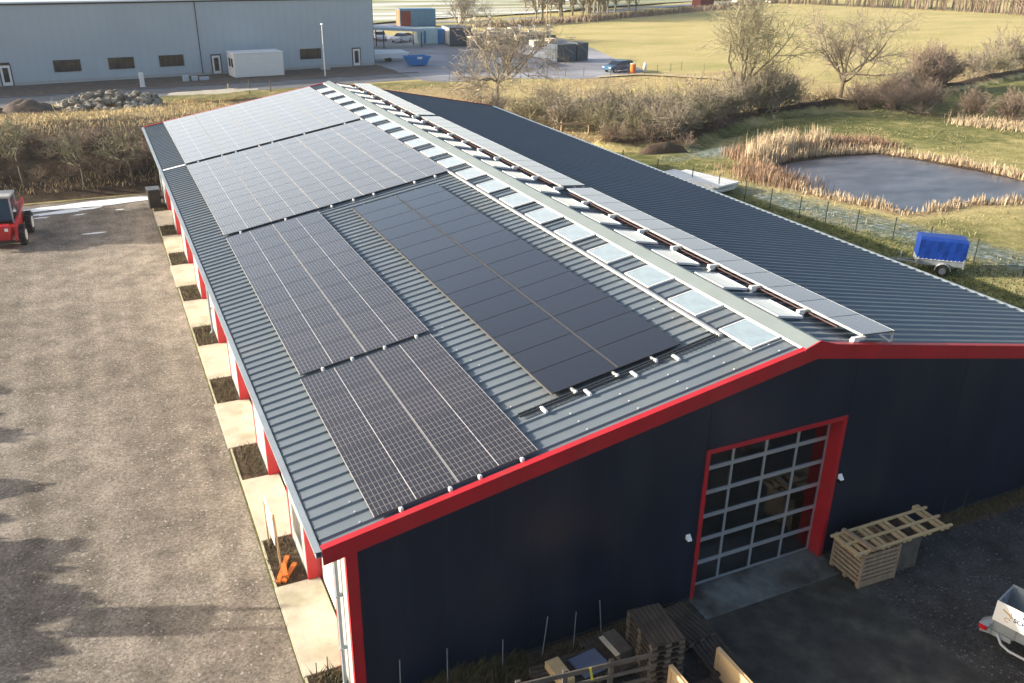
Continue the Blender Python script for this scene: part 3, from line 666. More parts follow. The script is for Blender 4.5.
# ------------------------------------------------------------------ skylights
def skylight(sign):
    o = empty('skylight', (0, 0, 0), 'x', 'skylight'); mb = MB(); w, l, t, f = .86, (1.25 if sign < 0 else 1.32), (.045 if sign < 0 else .06), .03
    mb.box(0, f, 0, l, .0, t); mb.box(w-f, w, 0, l, .0, t); mb.box(f, w-f, 0, f, 0, t); mb.box(f, w-f, l-f, l, 0, t); mb.build('frame', M['white'], o, local=True)
    mb = MB(); mb.box(f, w-f, f, l-f, t-.03, t-.01); mb.build('pane', M['opal'], o, local=True); return o
first = {}
for s in (-1, 1):
    for k in range(20):
        y = (.78 if s < 0 else 1.75)+k*2.22
        if y+1.3 > LB-.1: continue
        x = -1.30 if s < 0 else .27
        lab = ('skylight on the panelled side of the ridge, %s from the front gable' if s < 0 else 'skylight on the far side of the ridge, %s from the front gable') % ordw(k)
        z = zr(x)+.055; rot = (0, -ANG if s < 0 else ANG, 0)
        if s not in first: o = skylight(s); first[s] = o; o.location = (x, y, z); o.rotation_euler = rot; o['label'] = lab
        else: o = dup(first[s], (x, y, z), rot, label=lab)
        o['group'] = 'skylights in two rows along the ridge'
# long pale cable duct beside the left skylights
mb = MB(); x = -1.46
mb.bar((x, 1.75, zr(x)+.10), (x, LB-.5, zr(x)+.10), .09, .07)
d = tag(mb.build('cable_duct', M['alu_dull'], loc=(x, 1.75, zr(x)+.055)), 'pale metal duct running along the ridge between dark panels and skylights', 'cable duct')
mb = MB()
for k in range(20): y = 2+k*2.22; mb.box(x-.08, x+.08, y, y+.06, zr(x)+.02, zr(x)+.063)
p_ = mb.build('bracket', M['pw'], None, loc=(x, 1.75, zr(x)+.055)); p_.parent = d; p_.location = (0, 0, 0)

# ------------------------------------------------------------------ solar panels
def module(w, l, mt, fm, label, fw=.011):
    o = empty('solar_panel', (0, 0, 0), label, 'solar panel'); mb = MB(); t = .035
    mb.box(0, fw, 0, l, 0, t); mb.box(w-fw, w, 0, l, 0, t); mb.cur = 1; mb.box(fw, w-fw, 0, .006, 0, t-.002); mb.box(fw, w-fw, l-.006, l, 0, t-.002)
    mb.build('frame', [fm, M['greyprof'] if fm is not M['pw'] else M['rubber']], o, local=True)
    mb = MB(); mb.box(fw, w-fw, .006, l-.006, .008, t-.003); mb.build('cell_sheet', mt, o, local=True); return o
def rails(xa, xb, ya, yb, nrx, label, caps=True, up=.055):
    """rails along the ridge direction under one block"""
    r = empty('mounting_rails', (xa, ya, zr(xa)), label, 'mounting rails')
    for x in nrx:
        mb = MB(); mb.bar((x, ya, zr(x)+up+.035), (x, yb, zr(x)+up+.035), .05, .06); rl_ = mb.build('rail', M['alu_dull'], r)
        if caps:
            mb = MB(); mb.box(x-.045, x+.045, ya-.10, ya-.002, zr(x)+up-.01, zr(x)+up+.09, .02); mb.build('end_cap', M['screw'], rl_)
    return r
LIFT = .11
CS = math.cos(ANG)
def block(xa, ya, nx, ny, w, l, gx, gy, mt, fm, name, fw=.012):
    w0, l0 = w-gx, l-gy; f = None
    for i in range(nx):
        for j in range(ny):
            x = xa+i*w*CS; y = ya+j*l
            col = ('eave column' if i == 0 else 'ridge column') if nx == 2 else '%s column from the eave' % ORD[i]
            lab = '%s solar panel from the front, %s, %s' % (ordw(j), col, name)
            z = zr(x)+LIFT; rot = (0, -ANG, 0)
            if f is None: f = module(w0, l0, mt, fm, lab, fw); f.location = (x, y, z); f.rotation_euler = rot; o = f
            else: o = dup(f, (x, y, z), rot, label=lab)
            o['group'] = 'solar panels of the '+name
    return f
CS = math.cos(ANG)
def PM(n, w, l, d=.15): return panel_mat(n, (.028, .022, .021), (.22, .205, .19), w, l, 18, 6, True, .2, .005, sky_glare=d)
w1, l1 = 1.80/CS, 1.315
block(-10.74, .22, 2, 5, w1, l1, .022, .012, PM('poly_cells_a', w1-.022, l1-.012), M['alu_w'], 'block nearest the gable corner', .010)
block(-10.70, 7.02, 2, 10, w1, 1.28, .022, .012, PM('poly_cells_b', w1-.022, 1.268), M['alu_w'], 'second block along the eave', .011)
w3 = 1.86/CS
block(-10.72, 20.2, 5, 11, w3, 1.155, .014, .012, PM('poly_cells_c', w3-.014, 1.143, .75), M['alu_w'], 'wide middle block', .016)  # raised sheen imitates sky glare on this block and the next
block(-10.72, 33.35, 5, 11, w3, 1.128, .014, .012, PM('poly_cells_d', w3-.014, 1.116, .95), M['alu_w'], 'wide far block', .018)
w5 = 1.76/CS
mono = panel_mat('mono_cells', (.011, .010, .013), (.035, .034, .04), w5-.05, 1.12, 18, 1, False, .2, .006, sky_glare=.15)
block(-5.92, 1.98, 2, 15, w5, 1.136, .055, .018, mono, M['pw'], 'all-black block in mid slope')
mb = MB(); x = -5.92+w5*CS-.027; mb.bar((x, 2, zr(x)+LIFT+.032), (x, 19, zr(x)+LIFT+.032), .028, .012)
xl = -5.94; mb.bar((xl, 1.98, zr(xl)+LIFT+.0), (xl, 19.0, zr(xl)+LIFT+.0), .012, .04)
tag(mb.build('clamping_profile', M['greyprof'], loc=(xl, 2, zr(xl))), 'bright strips down the middle and left edge of the black panel block', 'mounting rails')
rails(-10.6, -7.2, .22, 6.8, (-10.2, -9.15, -8.5, -7.55), 'rails with bright end caps under the block nearest the gable corner')
rails(-10.6, -7.2, 7.03, 19.8, (-10.1, -9.3, -8.4, -7.5), 'rails with bright end caps under the second block along the eave')
rails(-10.6, -1.5, 20.12, 32.9, (-10.1, -8.35, -6.5, -5.6, -4.75, -3.0, -2.1), 'rails with bright end caps under the wide middle block')
rails(-10.6, -1.5, 33.22, 45.7, (-10.1, -8.9, -8.2, -7.0, -6.3, -4.6, -2.4), 'rails with bright end caps under the wide far block')
r = rails(-5.9, -2.4, 1.80, 19.1, (-5.45, -4.35, -3.3), 'rails with white end caps under the all-black block')
for x in (-6.35, -5.23, -4.0, -2.85):
    mb = MB(); mb.box(x-.05, x+.05, 1.42, 1.72, zr(x)+.055, zr(x)+.12, .03); mb.build('end_cap', M['screw'], r)
mb = MB()                                              # cable tray at the foot of the black block
for dx in (0, .10): mb.tube([(-6.9, 1.62+dx+.05, zr(6.9)+.085), (-4, 1.72+dx, zr(4)+.085), (-1.5, 1.8+dx, zr(1.5)+.085)], .028, 6)
for k in range(38): xx = -6.7+k*.135; mb.bar((xx, 1.68, zr(xx)+.09), (xx, 1.84, zr(xx)+.09), .012, .012)
tag(mb.build('cable_tray', M['pw'], loc=(-4, 1.8, zr(4)+.055)), 'dark cable tray along the foot of the all-black panel block', 'cable tray')
# raised row beyond the ridge
w6 = 1.06; xL, xR = 1.50, 2.54; zL, zR2 = .24, .36
tilt = math.atan2((zr(xR)+zR2)-(zr(xL)+zL), xR-xL)
ridge_m = panel_mat('mono_cells_ridge', (.05, .045, .05), (.12, .12, .125), w6, 1.12, 6, 10, False, .26, .004, sky_glare=.4)
f = None; n = 0
for (ya, cnt, nm) in ((.12, 13, 'near'), (15.75, 14, 'middle'), (32.6, 11, 'far')):
    for j in range(cnt):
        y = ya+j*1.168; lab = 'tilted solar panel beyond the ridge, %s of the %s run' % (ordw(j), nm)
        if f is None: f = module(w6, 1.15, ridge_m, M['alu'], lab); o = f; o.location = (xL, y, zr(xL)+zL); o.rotation_euler = (0, -tilt, 0)
        else: o = dup(f, (xL, y, zr(xL)+zL), (0, -tilt, 0), label=lab)
        o['group'] = 'tilted solar panels beyond the ridge'
    rr_ = empty('panel_stand', (xL, ya, zr(xL)), 'white footed stand under the %s run of tilted panels' % nm, 'panel stand', 'stands of the tilted panels')
    ye = ya+cnt*1.168
    mb = MB(); mb.bar((xL+.12, ya, zr(xL+.12)+zL-.03), (xL+.12, ye, zr(xL+.12)+zL-.03), .05, .06); mb.bar((xR-.12, ya, zr(xR-.12)+zR2-.05), (xR-.12, ye, zr(xR-.12)+zR2-.05), .05, .06); mb.build('rail', M['alu_dull'], rr_)
    y = ya+.02; q = 0
    while y < ye-.1:
        mb = MB(); mb.box(xL-.26, xL-.10, y-.05, y+.14, zr(xL)+.06, zr(xL)+.15, .02); mb.bar((xL-.30, y, zr(xL)+.19), (xL+.12, y+.05, zr(xL)+.15), .10, .09)
        mb.box(xL-.34, xL-.26, y-.10, y-.02, zr(xL)+.03, zr(xL)+.10, .02); mb.build('foot', M['white'], rr_)
        mb = MB(); mb.bar((xR-.02, y, zr(xR)+.05), (xR-.02, y, zr(xR)+zR2-.01), .04, .04); mb.bar((xR-.5, y, zr(xR-.5)+.3), (xR-.02, y, zr(xR)+.08), .04, .05); mb.build('strut', M['screw'], rr_)
        y += 1.91; q += 1
    mb = MB(); mb.tube([(xL-.02, ya+.8, zr(xL)+.15), (xL-.03, (ya+ye)/2, zr(xL)+.13), (xL-.02, ye-.3, zr(xL)+.15)], .02, 6); mb.build('cable', M['cable'], rr_)

# ------------------------------------------------------------------ slabs and beds along the barn
for k, yd in enumerate(DOORS):
    mb = MB(); o_ = .04*math.sin(k*2.3)
    mb.box(-12.24+o_, -11.12, yd-.05, yd+DW+.05, 0, .075, .012); mb.box(-12.27+o_, -12.243+o_, yd-.05, yd+DW+.05, 0, .068)
    struct('door_slab', mb, M['conc'])
def kerbedge():
    mb = MB()
    for k in range(8):
        a = DOORS[k]+DW+.06; b = DOORS[k]+5.31-.06
        mb.box(-12.25, -12.20, a, b, 0, .06)
    mb.box(-12.25, -12.20, -3, DOORS[0]-.06, 0, .06)
    struct('bed_edging', mb, M['edgestone'])
    for k in range(-1, 8):
        a = DOORS[k]+DW+.07 if k >= 0 else -2.5; b = DOORS[k+1]-.07 if k < 7 else 46.2
        sheet('planting_bed', [(-12.20, a), (-11.41, a), (-11.41, b), (-12.20, b)], .03, M['soil'])
kerbedge()

# ------------------------------------------------------------------ plants: blades, trees
def blades(name, pts, m, hmin, hmax, w, lean, kind='stuff', label=None, cat=None, seed=1, cards=1):
    r = random.Random(seed); V = []; F = []
    for (x, y, z, k) in pts:
        h = r.uniform(hmin, hmax)*k; a = r.uniform(0, math.pi); dx, dy = math.cos(a)*w/2*(.7+.6*r.random()), math.sin(a)*w/2
        lx, ly = r.gauss(0, lean)*h, r.gauss(0, lean)*h; o = len(V)
        V += [(x-dx, y-dy, z-.02), (x+dx, y+dy, z-.02), (x+dx*.9+lx*.4, y+dy*.9+ly*.4, z+h*.55), (x-dx*.9+lx*.4, y-dy*.9+ly*.4, z+h*.55), (x+lx, y+ly, z+h)]
        F += [(o, o+1, o+2, o+3), (o+3, o+2, o+4)]
    me = bpy.data.meshes.new(name); me.from_pydata(V, [], F); me.materials.append(m); o = bpy.data.objects.new(name, me); COL.objects.link(o)
    return tag(o, label, cat, kind=kind)
def grow(mb, p, d, r, L, depth, maxd, rg, P, store, n=None):
    segs = P['segs'][min(depth, len(P['segs'])-1)]; pts = [p.copy()]; rads = [r]; r1 = r*P['taper']
    for i in range(segs):
        w = Vector((rg.gauss(0, 1), rg.gauss(0, 1), rg.gauss(0, 1)))*P['wob'][min(depth, len(P['wob'])-1)]
        d = (d+w+Vector((0, 0, P['up'][min(depth, len(P['up'])-1)]))).normalized(); p = p+d*L/segs; pts.append(p.copy()); rads.append(r+(r1-r)*(i+1)/segs)
    (store[0] if depth < P['trunkd'] else store[1]).tube(pts, rads, 7 if depth == 0 else 5 if depth == 1 else 3, caps=False)
    if depth >= maxd: return
    nc = P['kids'][min(depth, len(P['kids'])-1)]
    for c in range(nc):
        t = P['start'][min(depth, len(P['start'])-1)]; t = t+(1-t)*(c+rg.random())/nc if c < nc-1 else 1
        fi = t*segs; i0 = min(int(fi), segs-1); q = pts[i0].lerp(pts[i0+1], fi-i0)
        a = rg.uniform(0, 2*math.pi)+c*2.4; sp = P['spread'][min(depth, len(P['spread'])-1)]*(.6+.7*rg.random())*(1 if c < nc-1 else .45)
        ax = d.orthogonal().normalized(); ax.rotate(Matrix.Rotation(a, 3, d)); nd = (d*math.cos(sp)+ax*math.sin(sp)).normalized()
        rr = max(P['rmin'], (r+(r1-r)*t)*P['rk']*(.8+.3*rg.random()))
        grow(mb, q, nd, rr, L*P['lk'][min(depth, len(P['lk'])-1)]*(.75+.5*rg.random()), depth+1, maxd, rg, P, store)
def tree_parts(P, seed, stems=1):
    rg = random.Random(seed); st = [MB(), MB()]
    for s in range(stems):
        if stems == 1: grow(None, Vector((0, 0, -.1)), Vector((rg.gauss(0, .06), rg.gauss(0, .06), 1)).normalized(), P['r0'], P['L0'], 0, P['maxd'], rg, P, st)
        else:
            a = 2*math.pi*s/stems+rg.random(); k = rg.uniform(.15, P.get('fan', .75)); q = Vector((math.cos(a)*.35*rg.random()*P.get('foot', 1), math.sin(a)*.35*rg.random()*P.get('foot', 1), -.1))
            grow(None, q, Vector((math.cos(a)*k, math.sin(a)*k, 1)).normalized(), P['r0']*rg.uniform(.6, 1), P['L0']*rg.uniform(.7, 1.1), 0, P['maxd'], rg, P, st)
    return st
def make_tree(name, P, seed, loc, label, cat, tb, tw, stems=1, group=None, scale=1, rot=0):
    o = empty(name, loc, label, cat, group, rot); st = tree_parts(P, seed, stems)
    if st[0].v: st[0].build('trunk' if stems == 1 else 'stem', tb, o, local=True, fix=False)
    st[1].build('crown' if stems == 1 else 'twigs', tw, o, local=True, fix=False)
    o.scale = (scale,)*3; return o
PT = dict(r0=.23, L0=2.4, maxd=5, segs=[4, 5, 4, 3, 3, 2], taper=.66, wob=[.05, .13, .17, .2, .25, .3], up=[.05, .06, .05, .03, .0, -.02], trunkd=2,
          kids=[6, 5, 5, 5, 4], start=[.45, .3, .25, .2, .15], spread=[.75, .7, .7, .75, .8], rk=.68, rmin=.016, lk=[1.25, .62, .62, .6, .6])
P_oak = dict(PT, kids=[7, 5, 5, 5, 3], spread=[1.05, .85, .8, .8, .8], rmin=.015, lk=[1.45, .62, .62, .6, .6])
P_tall = dict(PT, r0=.2, L0=3.0, kids=[6, 5, 5, 4, 3], spread=[.65, .6, .65, .7, .8], lk=[1.3, .6, .58, .6, .6])
P_small = dict(PT, r0=.10, L0=1.9, kids=[5, 5, 5, 4], maxd=4, spread=[.9, .8, .8, .8], lk=[.75, .6, .6, .6], start=[.55, .3, .2, .2], rmin=.016)
P_shrub = dict(PT, r0=.06, L0=1.6, kids=[5, 5, 4], maxd=3, segs=[5, 4, 3, 2], spread=[.7, .8, .8], lk=[.62, .6, .6], start=[.35, .2, .2], wob=[.16, .2, .25, .3], trunkd=1, rmin=.013, fan=.9)
P_bramble = dict(PT, r0=.024, L0=1.1, kids=[4, 3], maxd=2, segs=[3, 3, 2], spread=[.7, .8], lk=[.6, .6], start=[.2, .2], trunkd=0, rmin=.010, fan=1.6, wob=[.15, .2, .25], up=[-.03, -.02, 0])
# single trees
make_tree('bare_tree', P_oak, 11, (23.0, 70.3, hgt(23, 70.3)), 'spreading bare tree with pale boughs just behind the dark roof end', 'tree', M['bark'], M['twig'], scale=1.18)
make_tree('bare_tree', dict(P_oak, L0=3.0, start=[.62, .35, .25, .2, .15], spread=[.7, .75, .8, .8, .8], lk=[1.5, .6, .6, .6, .6]), 14, (42.9, 56.8, hgt(42.9, 56.8)), 'tall bare tree standing in the thicket left of the lone field tree', 'tree', M['bark'], M['twig_g'], scale=1.15)
make_tree('bare_tree', dict(P_oak, L0=3.2, r0=.27), 27, (62.0, 62.8, hgt(62.0, 62.8)), 'lone bare tree with a dark trunk at the field edge above the pond', 'tree', M['bark_d'], M['twig'], scale=.95)
make_tree('bare_tree', P_tall, 31, (45.6, 137, 0), 'thin bare tree beside the orange and blue container', 'tree', M['bark'], M['twig'], scale=.95)
for i, (x, y, s, lab) in enumerate([(-19.4, 50.3, 1.25, 'small bare tree on the bank behind the red machine'), (-15.9, 49.4, 1.0, 'small leaning bare tree in the middle of the yard bank'), (-12.9, 49.3, 1.05, 'small bare tree on the bank nearest the barn corner')]):
    make_tree('bank_tree', P_small, 40+i, (x, y, hgt(x, y)), lab, 'tree', M['bark_d'], M['twig_g'], group='small trees on the bank', scale=s)
# shrubs along the old hedge bank: prototypes, then copies
protos = []
for i in range(4):
    protos.append(make_tree('shrub', P_shrub, 60+i, (0, 0, 0), 'bare many-stemmed shrub in the thicket behind the dark roof', 'shrub', M['bark'], M['twig_g'] if i % 2 else M['twig'], stems=13, group='x'))
protos_r = [make_tree('shrub', P_shrub, 80+i, (0, 0, 0), 'x', 'shrub', M['bark_d'], M['twig_r'], stems=15, group='x') for i in range(2)]
used = set()
def shrub(p, x, y, s, label, group):
    z = hgt(x, y)
    if p.name in used: o = dup(p, (x, y, z), rnd.uniform(0, 6.28), s*rnd.uniform(.9, 1.1), label=label, group=group)
    else: o = p; used.add(p.name); o.location = (x, y, z); o.scale = (s,)*3; o['label'] = label; o['group'] = group
    o.scale = (o.scale[0], o.scale[1], o.scale[2]*rnd.uniform(.9, 1.1)); return o
near = [(19.5, 63, 1.1), (21.2, 59.5, 1.2), (23.2, 56.5, 1.25), (24.5, 60, 1.15), (26.8, 57, 1.45), (25.8, 52.8, 1.3), (28.2, 54.2, 1.5), (27.4, 50.4, 1.35), (30.2, 52.2, 1.35), (30, 56.5, 1.35), (28.8, 60.5, 1.1), (32.3, 55, 1.2), (26.3, 64.5, 1.0), (31, 48.9, 1.1), (28.9, 47.8, 1.2)]
for i, (x, y, s) in enumerate(near): shrub(protos[i % 4], x, y, s, 'bare many-stemmed shrub in the thicket behind the dark roof', 'shrubs of the thicket behind the roof')
mid = [(34.3, 51.6, 1.35), (36.2, 53, 1.5), (38.3, 54.4, 1.2), (41.0, 55.2, 1.25), (43.9, 56.6, 1.4), (46.3, 57.4, 1.75), (48.6, 58.4, 1.8), (50.3, 59.5, 1.4)]
for i, (x, y, s) in enumerate(mid): shrub(protos[(i+1) % 4], x, y, s, 'bare shrub on the dark bank around the tall tree', 'shrubs around the tall tree')
red = [(58.8, 56.2, 1.5), (61.5, 55.5, 1.6), (60, 52.9, 1.2), (64.2, 57.4, 1.5), (66.8, 58.6, 1.4), (63.0, 52.6, 1.1), (66.3, 54.2, 1.2), (70, 60.7, 1.3)]
for i, (x, y, s) in enumerate(red): shrub(protos_r[i % 2], x, y, s*.78, 'reddish leafless shrub right of the lone field tree', 'reddish shrubs right of the lone tree')
rt = [(75.3, 62.8, 1.8), (77.6, 63.8, 2.0), (80, 64.5, 1.6)]
for i, (x, y, s) in enumerate(rt): shrub(protos_r[i % 2], x, y, s, 'tall brown shrub clump where the far bank begins at the right', 'brown shrubs on the far bank')
for i, (x, y, s) in enumerate([(91, 69.5, 1.4), (97, 71, 1.5), (103, 73.5, 1.8), (109, 74.5, 1.7)]): shrub(protos[i % 4], x, y, s, 'small leafless bush on the far right bank', 'bushes on the far right bank')
rb = [(62.5, 46, 1.0), (65, 43.6, 1.25), (67.2, 42.2, 1.35), (69.5, 41.4, 1.5), (72.3, 40.8, 1.5), (75, 40.5, 1.4), (70, 44, 1.2)]
for i, (x, y, s) in enumerate(rb): shrub((protos_r+protos)[i % 6], x, y, s, 'grey brown bush beyond the reeds at the right edge', 'bushes beyond the reeds at the right')
# brambles: many, low
bram = [make_tree('bramble', P_bramble, 100+i, (0, 0, 0), 'x', 'bramble', M['brush'], M['brush'] if i else M['twig_r'], stems=16, group='x') for i in range(2)]
def along(L, n, sd, wob):
    r = random.Random(sd); tot = [math.dist(L[i], L[i+1]) for i in range(len(L)-1)]; T = sum(tot)
    for _ in range(n):
        t = r.random()*T; i = 0
        while t > tot[i]: t -= tot[i]; i += 1
        k = t/tot[i]; yield L[i][0]+(L[i+1][0]-L[i][0])*k+r.gauss(0, wob), L[i][1]+(L[i+1][1]-L[i][1])*k+r.gauss(0, wob)
rb_ = random.Random(9)
for x, y in along(HEDGE[:9], 30, 5, .7): shrub(bram[rb_.randrange(2)], x, y, rb_.uniform(.6, 1.1), 'low dark bramble on the hedge bank beyond the meadow', 'brambles on the hedge bank')
for x, y in along(HEDGE2, 12, 6, .6): shrub(bram[rb_.randrange(2)], x, y, rb_.uniform(.6, 1.2), 'low dark bramble on the short bank above the reeds', 'brambles above the reeds')
for i in range(44):
    x = rb_.uniform(-22, -9.5); y = rb_.uniform(50.3, 56); shrub(bram[rb_.randrange(2)], x, y, rb_.uniform(.45, .85), 'dark tangled bramble on the bank at the end of the yard', 'brambles on the yard bank')
# grasses and reeds
r = random.Random(12); pts = []
for _ in range(30000):
    x = r.uniform(-24, 6); y = r.uniform(47.6, 84)
    k = zone(x, y)[1]*(.25 if 50.5 < y < 59 and noise.noise(Vector((x*.35, y*.35, 2))) < .28 else 1)
    if y < 49.0: continue
    if 50.6 < y < 58 and noise.noise(Vector((x*.3, y*.35, 2))) < .12: continue
    if r.random() < k: pts.append((x, y, hgt(x, y), 1))
for _ in range(16000):
    x = r.uniform(6, 60); y = r.uniform(48, 86)
    if x > 24 and y < 50: continue
    yb = min((abs(x-h[0]), h[1]) for h in HEDGE)[1] if x > 24 else 46
    if y < yb+1: continue
    if y > 84-0 and x > 40: continue
    if noise.noise(Vector((x*.12, y*.12, 7))) > -.25: pts.append((x, y, hgt(x, y), .8))
blades('dry_grass', pts, M['straw'], .12, .40, .035, .5, label='straw coloured dry grass on the banks behind the barn', cat='grass', seed=2)
pts = []; pb = []
n = len(POND)
for i in range(n):
    a, b = POND[i], POND[(i+1) % n]; L = math.dist(a, b)
    for _ in range(int(L*120)):
        t = r.random(); x = a[0]+(b[0]-a[0])*t; y = a[1]+(b[1]-a[1])*t
        ox, oy = x-37.5, y-31.5; l = math.hypot(ox, oy); dd = abs(r.gauss(.2, .5)); x += ox/l*dd; y += oy/l*dd
        cl = .65+.6*noise.noise(Vector((x*.9, y*.9, 0)))
        back = y > 35 and x < 42
        if noise.noise(Vector((x*.55, y*.55, 9)))+.5*noise.noise(Vector((x*1.7, y*1.7, 9))) < r.uniform(-.75, .35): continue
        (pb if (r.random() < (.75 if y > 33 and x < 33 else .25)) else pts).append((x, y, hgt(x, y), max(.35, cl)*(1.15 if back else .8)))
for _ in range(1700):                              # the tall stand behind the pond
    c = r.choice([(33.5, 41.2), (36.2, 41.6), (39.5, 42.0), (31.2, 39.2), (35, 41)]); x = r.gauss(c[0], .55); y = r.gauss(c[1], .5); pts.append((x, y, hgt(x, y), 1.6))
for _ in range(5200):
    t = r.random(); x = 30+t*16; y = 39.5+2.2*math.sin(t*3)+r.gauss(0, .9)+1; pb.append((x, y, hgt(x, y), .9))
for _ in range(2600): x = r.gauss(28.8, 1.1); y = r.gauss(35, 1.6); pb.append((x, y, hgt(x, y), .8))
blades('reeds', pts, M['reed'], .45, 1.25, .045, .12, label='pale dry reeds standing round the pond', cat='reeds', seed=3)
blades('brown_reeds', pb, M['reed_b'], .4, 1.05, .045, .18, label='brown reeds and dead stalks at the left and rear of the pond', cat='reeds', seed=4)
pts = []
for _ in range(20000):
    x = r.uniform(24.5, 62); y = r.uniform(14, 56)
    if sdist(x, y, POND) < 1 or noise.noise(Vector((x*.25, y*.25, 5)))+.5*noise.noise(Vector((x, y, 5))) < .02: continue
    if line_d(x, y, HEDGE) < 1.2: continue
    pts.append((x, y, hgt(x, y), 1))
blades('meadow_tufts', pts, M['tuft'], .05, .18, .04, .6, label='pale withered tufts in the meadow around the pond', cat='grass', seed=15)
pts = []
for x, y in along([(60.5, 45.5), (63.5, 42), (66, 39), (70, 36)], 2200, 8, .8): pts.append((x, y, hgt(x, y), 1))
blades('pale_grass', pts, M['reed'], .3, .8, .06, .25, label='pale tall grass fringe below the grey brown bushes at the right', cat='grass', seed=5)
pts = []
for _ in range(2600): x = r.uniform(-12.2, -11.5); k = r.randrange(0, 8); y = DOORS[k]+DW+.1+r.random()*1.95; pts.append((x, y, .03, .6))
for _ in range(1300): x = r.uniform(-12.1, -11.5); y = r.uniform(-2, 1.2); pts.append((x, y, .03, .9))
for _ in range(2200): x = r.uniform(-10.6, -7.6); y = -abs(r.gauss(.1, .35))-.03; pts.append((x, y, .02, 1.4*(1-abs(x+9)/3)))
for _ in range(700): x = r.uniform(-7.6, -3.1); y = -r.uniform(.03, .8); pts.append((x, y, .02, .6))
for _ in range(1300): x = r.uniform(1.9, 11.6); y = -r.uniform(.03, .55); pts.append((x, y, .02, .6))
blades('weeds', pts, M['weed'], .12, .38, .02, .5, label='withered weeds along the barn walls and in the beds', cat='weeds', seed=6)
pts = []
for _ in range(30000):
    x = r.uniform(11.9, 27); y = r.uniform(5, 46)
    if x < 24.5+(15.5-y)*.235+2.2: pts.append((x, y, hgt(x, y), 1))
blades('lawn_grass', pts, M['turf'], .05, .14, .05, .5, label='short green grass between the barn and the wire fence', cat='grass', seed=7)
# far hedgerow and wood
far_p = [make_tree('far_tree', dict(P_tall, maxd=4, rmin=.035, r0=.22, kids=[6, 5, 5, 4]), 130+i, (0, 0, 0), 'x', 'tree', M['bark'], M['twig'], group='x') for i in range(2)]
fr = random.Random(15)
for x, y in list(along([(78, 176), (90.5, 183), (106.2, 191.5), (116, 198)], 24, 3, 1.6)):
    shrub(far_p[fr.randrange(2)], x, y, fr.uniform(.9, 1.6), 'bare roadside tree in the row along the far road', 'bare trees along the far road')
for x, y in list(along([(88, 205), (105, 215), (120, 222)], 14, 4, 3)):
    shrub(far_p[fr.randrange(2)], x, y, fr.uniform(1.1, 1.8), 'bare tree standing in the clump beyond the far road', 'bare trees beyond the far road')
pts = []
for x, y in along([(58, 160.5), (67.3, 161.5), (79, 165.2), (90.5, 169.9), (106.2, 177.3), (134.3, 192.2), (172, 212)], 2600, 30, 1.0): pts.append((x, y, 0, 1))
blades('roadside_hedge', pts, M['twig_r'], .6, 1.6, .22, .35, label='low brown hedge between the pale field and the far road', cat='hedge', seed=8)
def wood(name, L, n, wob, hm, label, m, sd):
    rg = random.Random(sd); mb = MB()
    for x, y in along(L, n, sd, wob):
        h = rg.uniform(.6, 1.1)*hm; mb.tube([(x, y, 0), (x+rg.gauss(0, .3), y+rg.gauss(0, .3), h*.5), (x+rg.gauss(0, .7), y+rg.gauss(0, .5), h)], [.16, .11, .03], 3, caps=False)
        for _ in range(7):
            z = rg.uniform(.25, .9)*h; a = rg.uniform(0, 6.28); l = rg.uniform(.8, 2.6); mb.tube([(x, y, z), (x+math.cos(a)*l, y+math.sin(a)*l, z+rg.uniform(.5, 2))], [.07, .02], 3, caps=False)
    return tag(mb.build(name, m, fix=False), label, 'wood', kind='stuff')
wood('distant_wood', [(176, 232), (195, 205), (213, 187), (216, 170), (224, 150)], 420, 3.0, 9, 'leafless wood along the top right edge of the fields', M['twig_r'], 51)
wood('distant_wood', [(130, 236), (160, 252), (200, 262)], 120, 4.0, 5, 'thin leafless scrub at the top of the photograph behind the fields', M['twig'], 52)

# ------------------------------------------------------------------ rubble heap
def rock(mb, c, s, rg):
    import itertools
    n1, n2 = 5, 6; V = []; 
    for i in range(n1+1):
        for j in range(n2):
            th = math.pi*i/n1; ph = 2*math.pi*j/n2+i*.4; rr = s*(.75+.4*rg.random()); V.append((c[0]+rr*math.sin(th)*math.cos(ph)*1.2, c[1]+rr*math.sin(th)*math.sin(ph), c[2]+rr*.75*math.cos(th)))
    F = [(i*n2+j, i*n2+(j+1) % n2, (i+1)*n2+(j+1) % n2, (i+1)*n2+j) for i in range(n1) for j in range(n2)]
    mb.add(V, F)
rg = random.Random(21); mb = MB()
for _ in range(260):
    x = rg.uniform(-17.5, -8.6); k = 1-abs((x+13)/5.2)**2; y = 80.5+rg.gauss(0, 1.6); z = hgt(x, y)+max(0, (1.5*k+.3)*math.exp(-((y-80.5)/1.8)**2))*rg.uniform(.5, 1)
    rock(mb, (x, y, z), rg.uniform(.18, .5), rg)
tag(mb.build('rubble_heap', M['stone']), 'heap of grey boulders on the straw bank below the road', 'rubble heap', kind='stuff')
mb = MB()
def heap(mb, cx, cy, rx, ry, h, sd):
    n = 14; V = []; F = []
    for j in range(n+1):
        for i in range(n+1):
            u, v = i/n*2-1, j/n*2-1; x, y = cx+u*rx, cy+v*ry; V.append((x, y, hgt(x, y)-.06+h*max(0, 1-u*u-v*v)**.7*(1+.5*fb(x, y, 1.1, sd))))
    for j in range(n):
        for i in range(n): F.append((j*(n+1)+i, j*(n+1)+i+1, (j+1)*(n+1)+i+1, (j+1)*(n+1)+i))
    mb.add(V, F)
mb.smooth = True
heap(mb, -20.2, 79.5, 2.8, 2.2, 1.2, 1); heap(mb, -24, 79, 2.8, 2.2, 1.0, 2)
tag(mb.build('earth_mound', M['soil_d']), 'brown earth mound left of the boulder heap', 'earth mound')
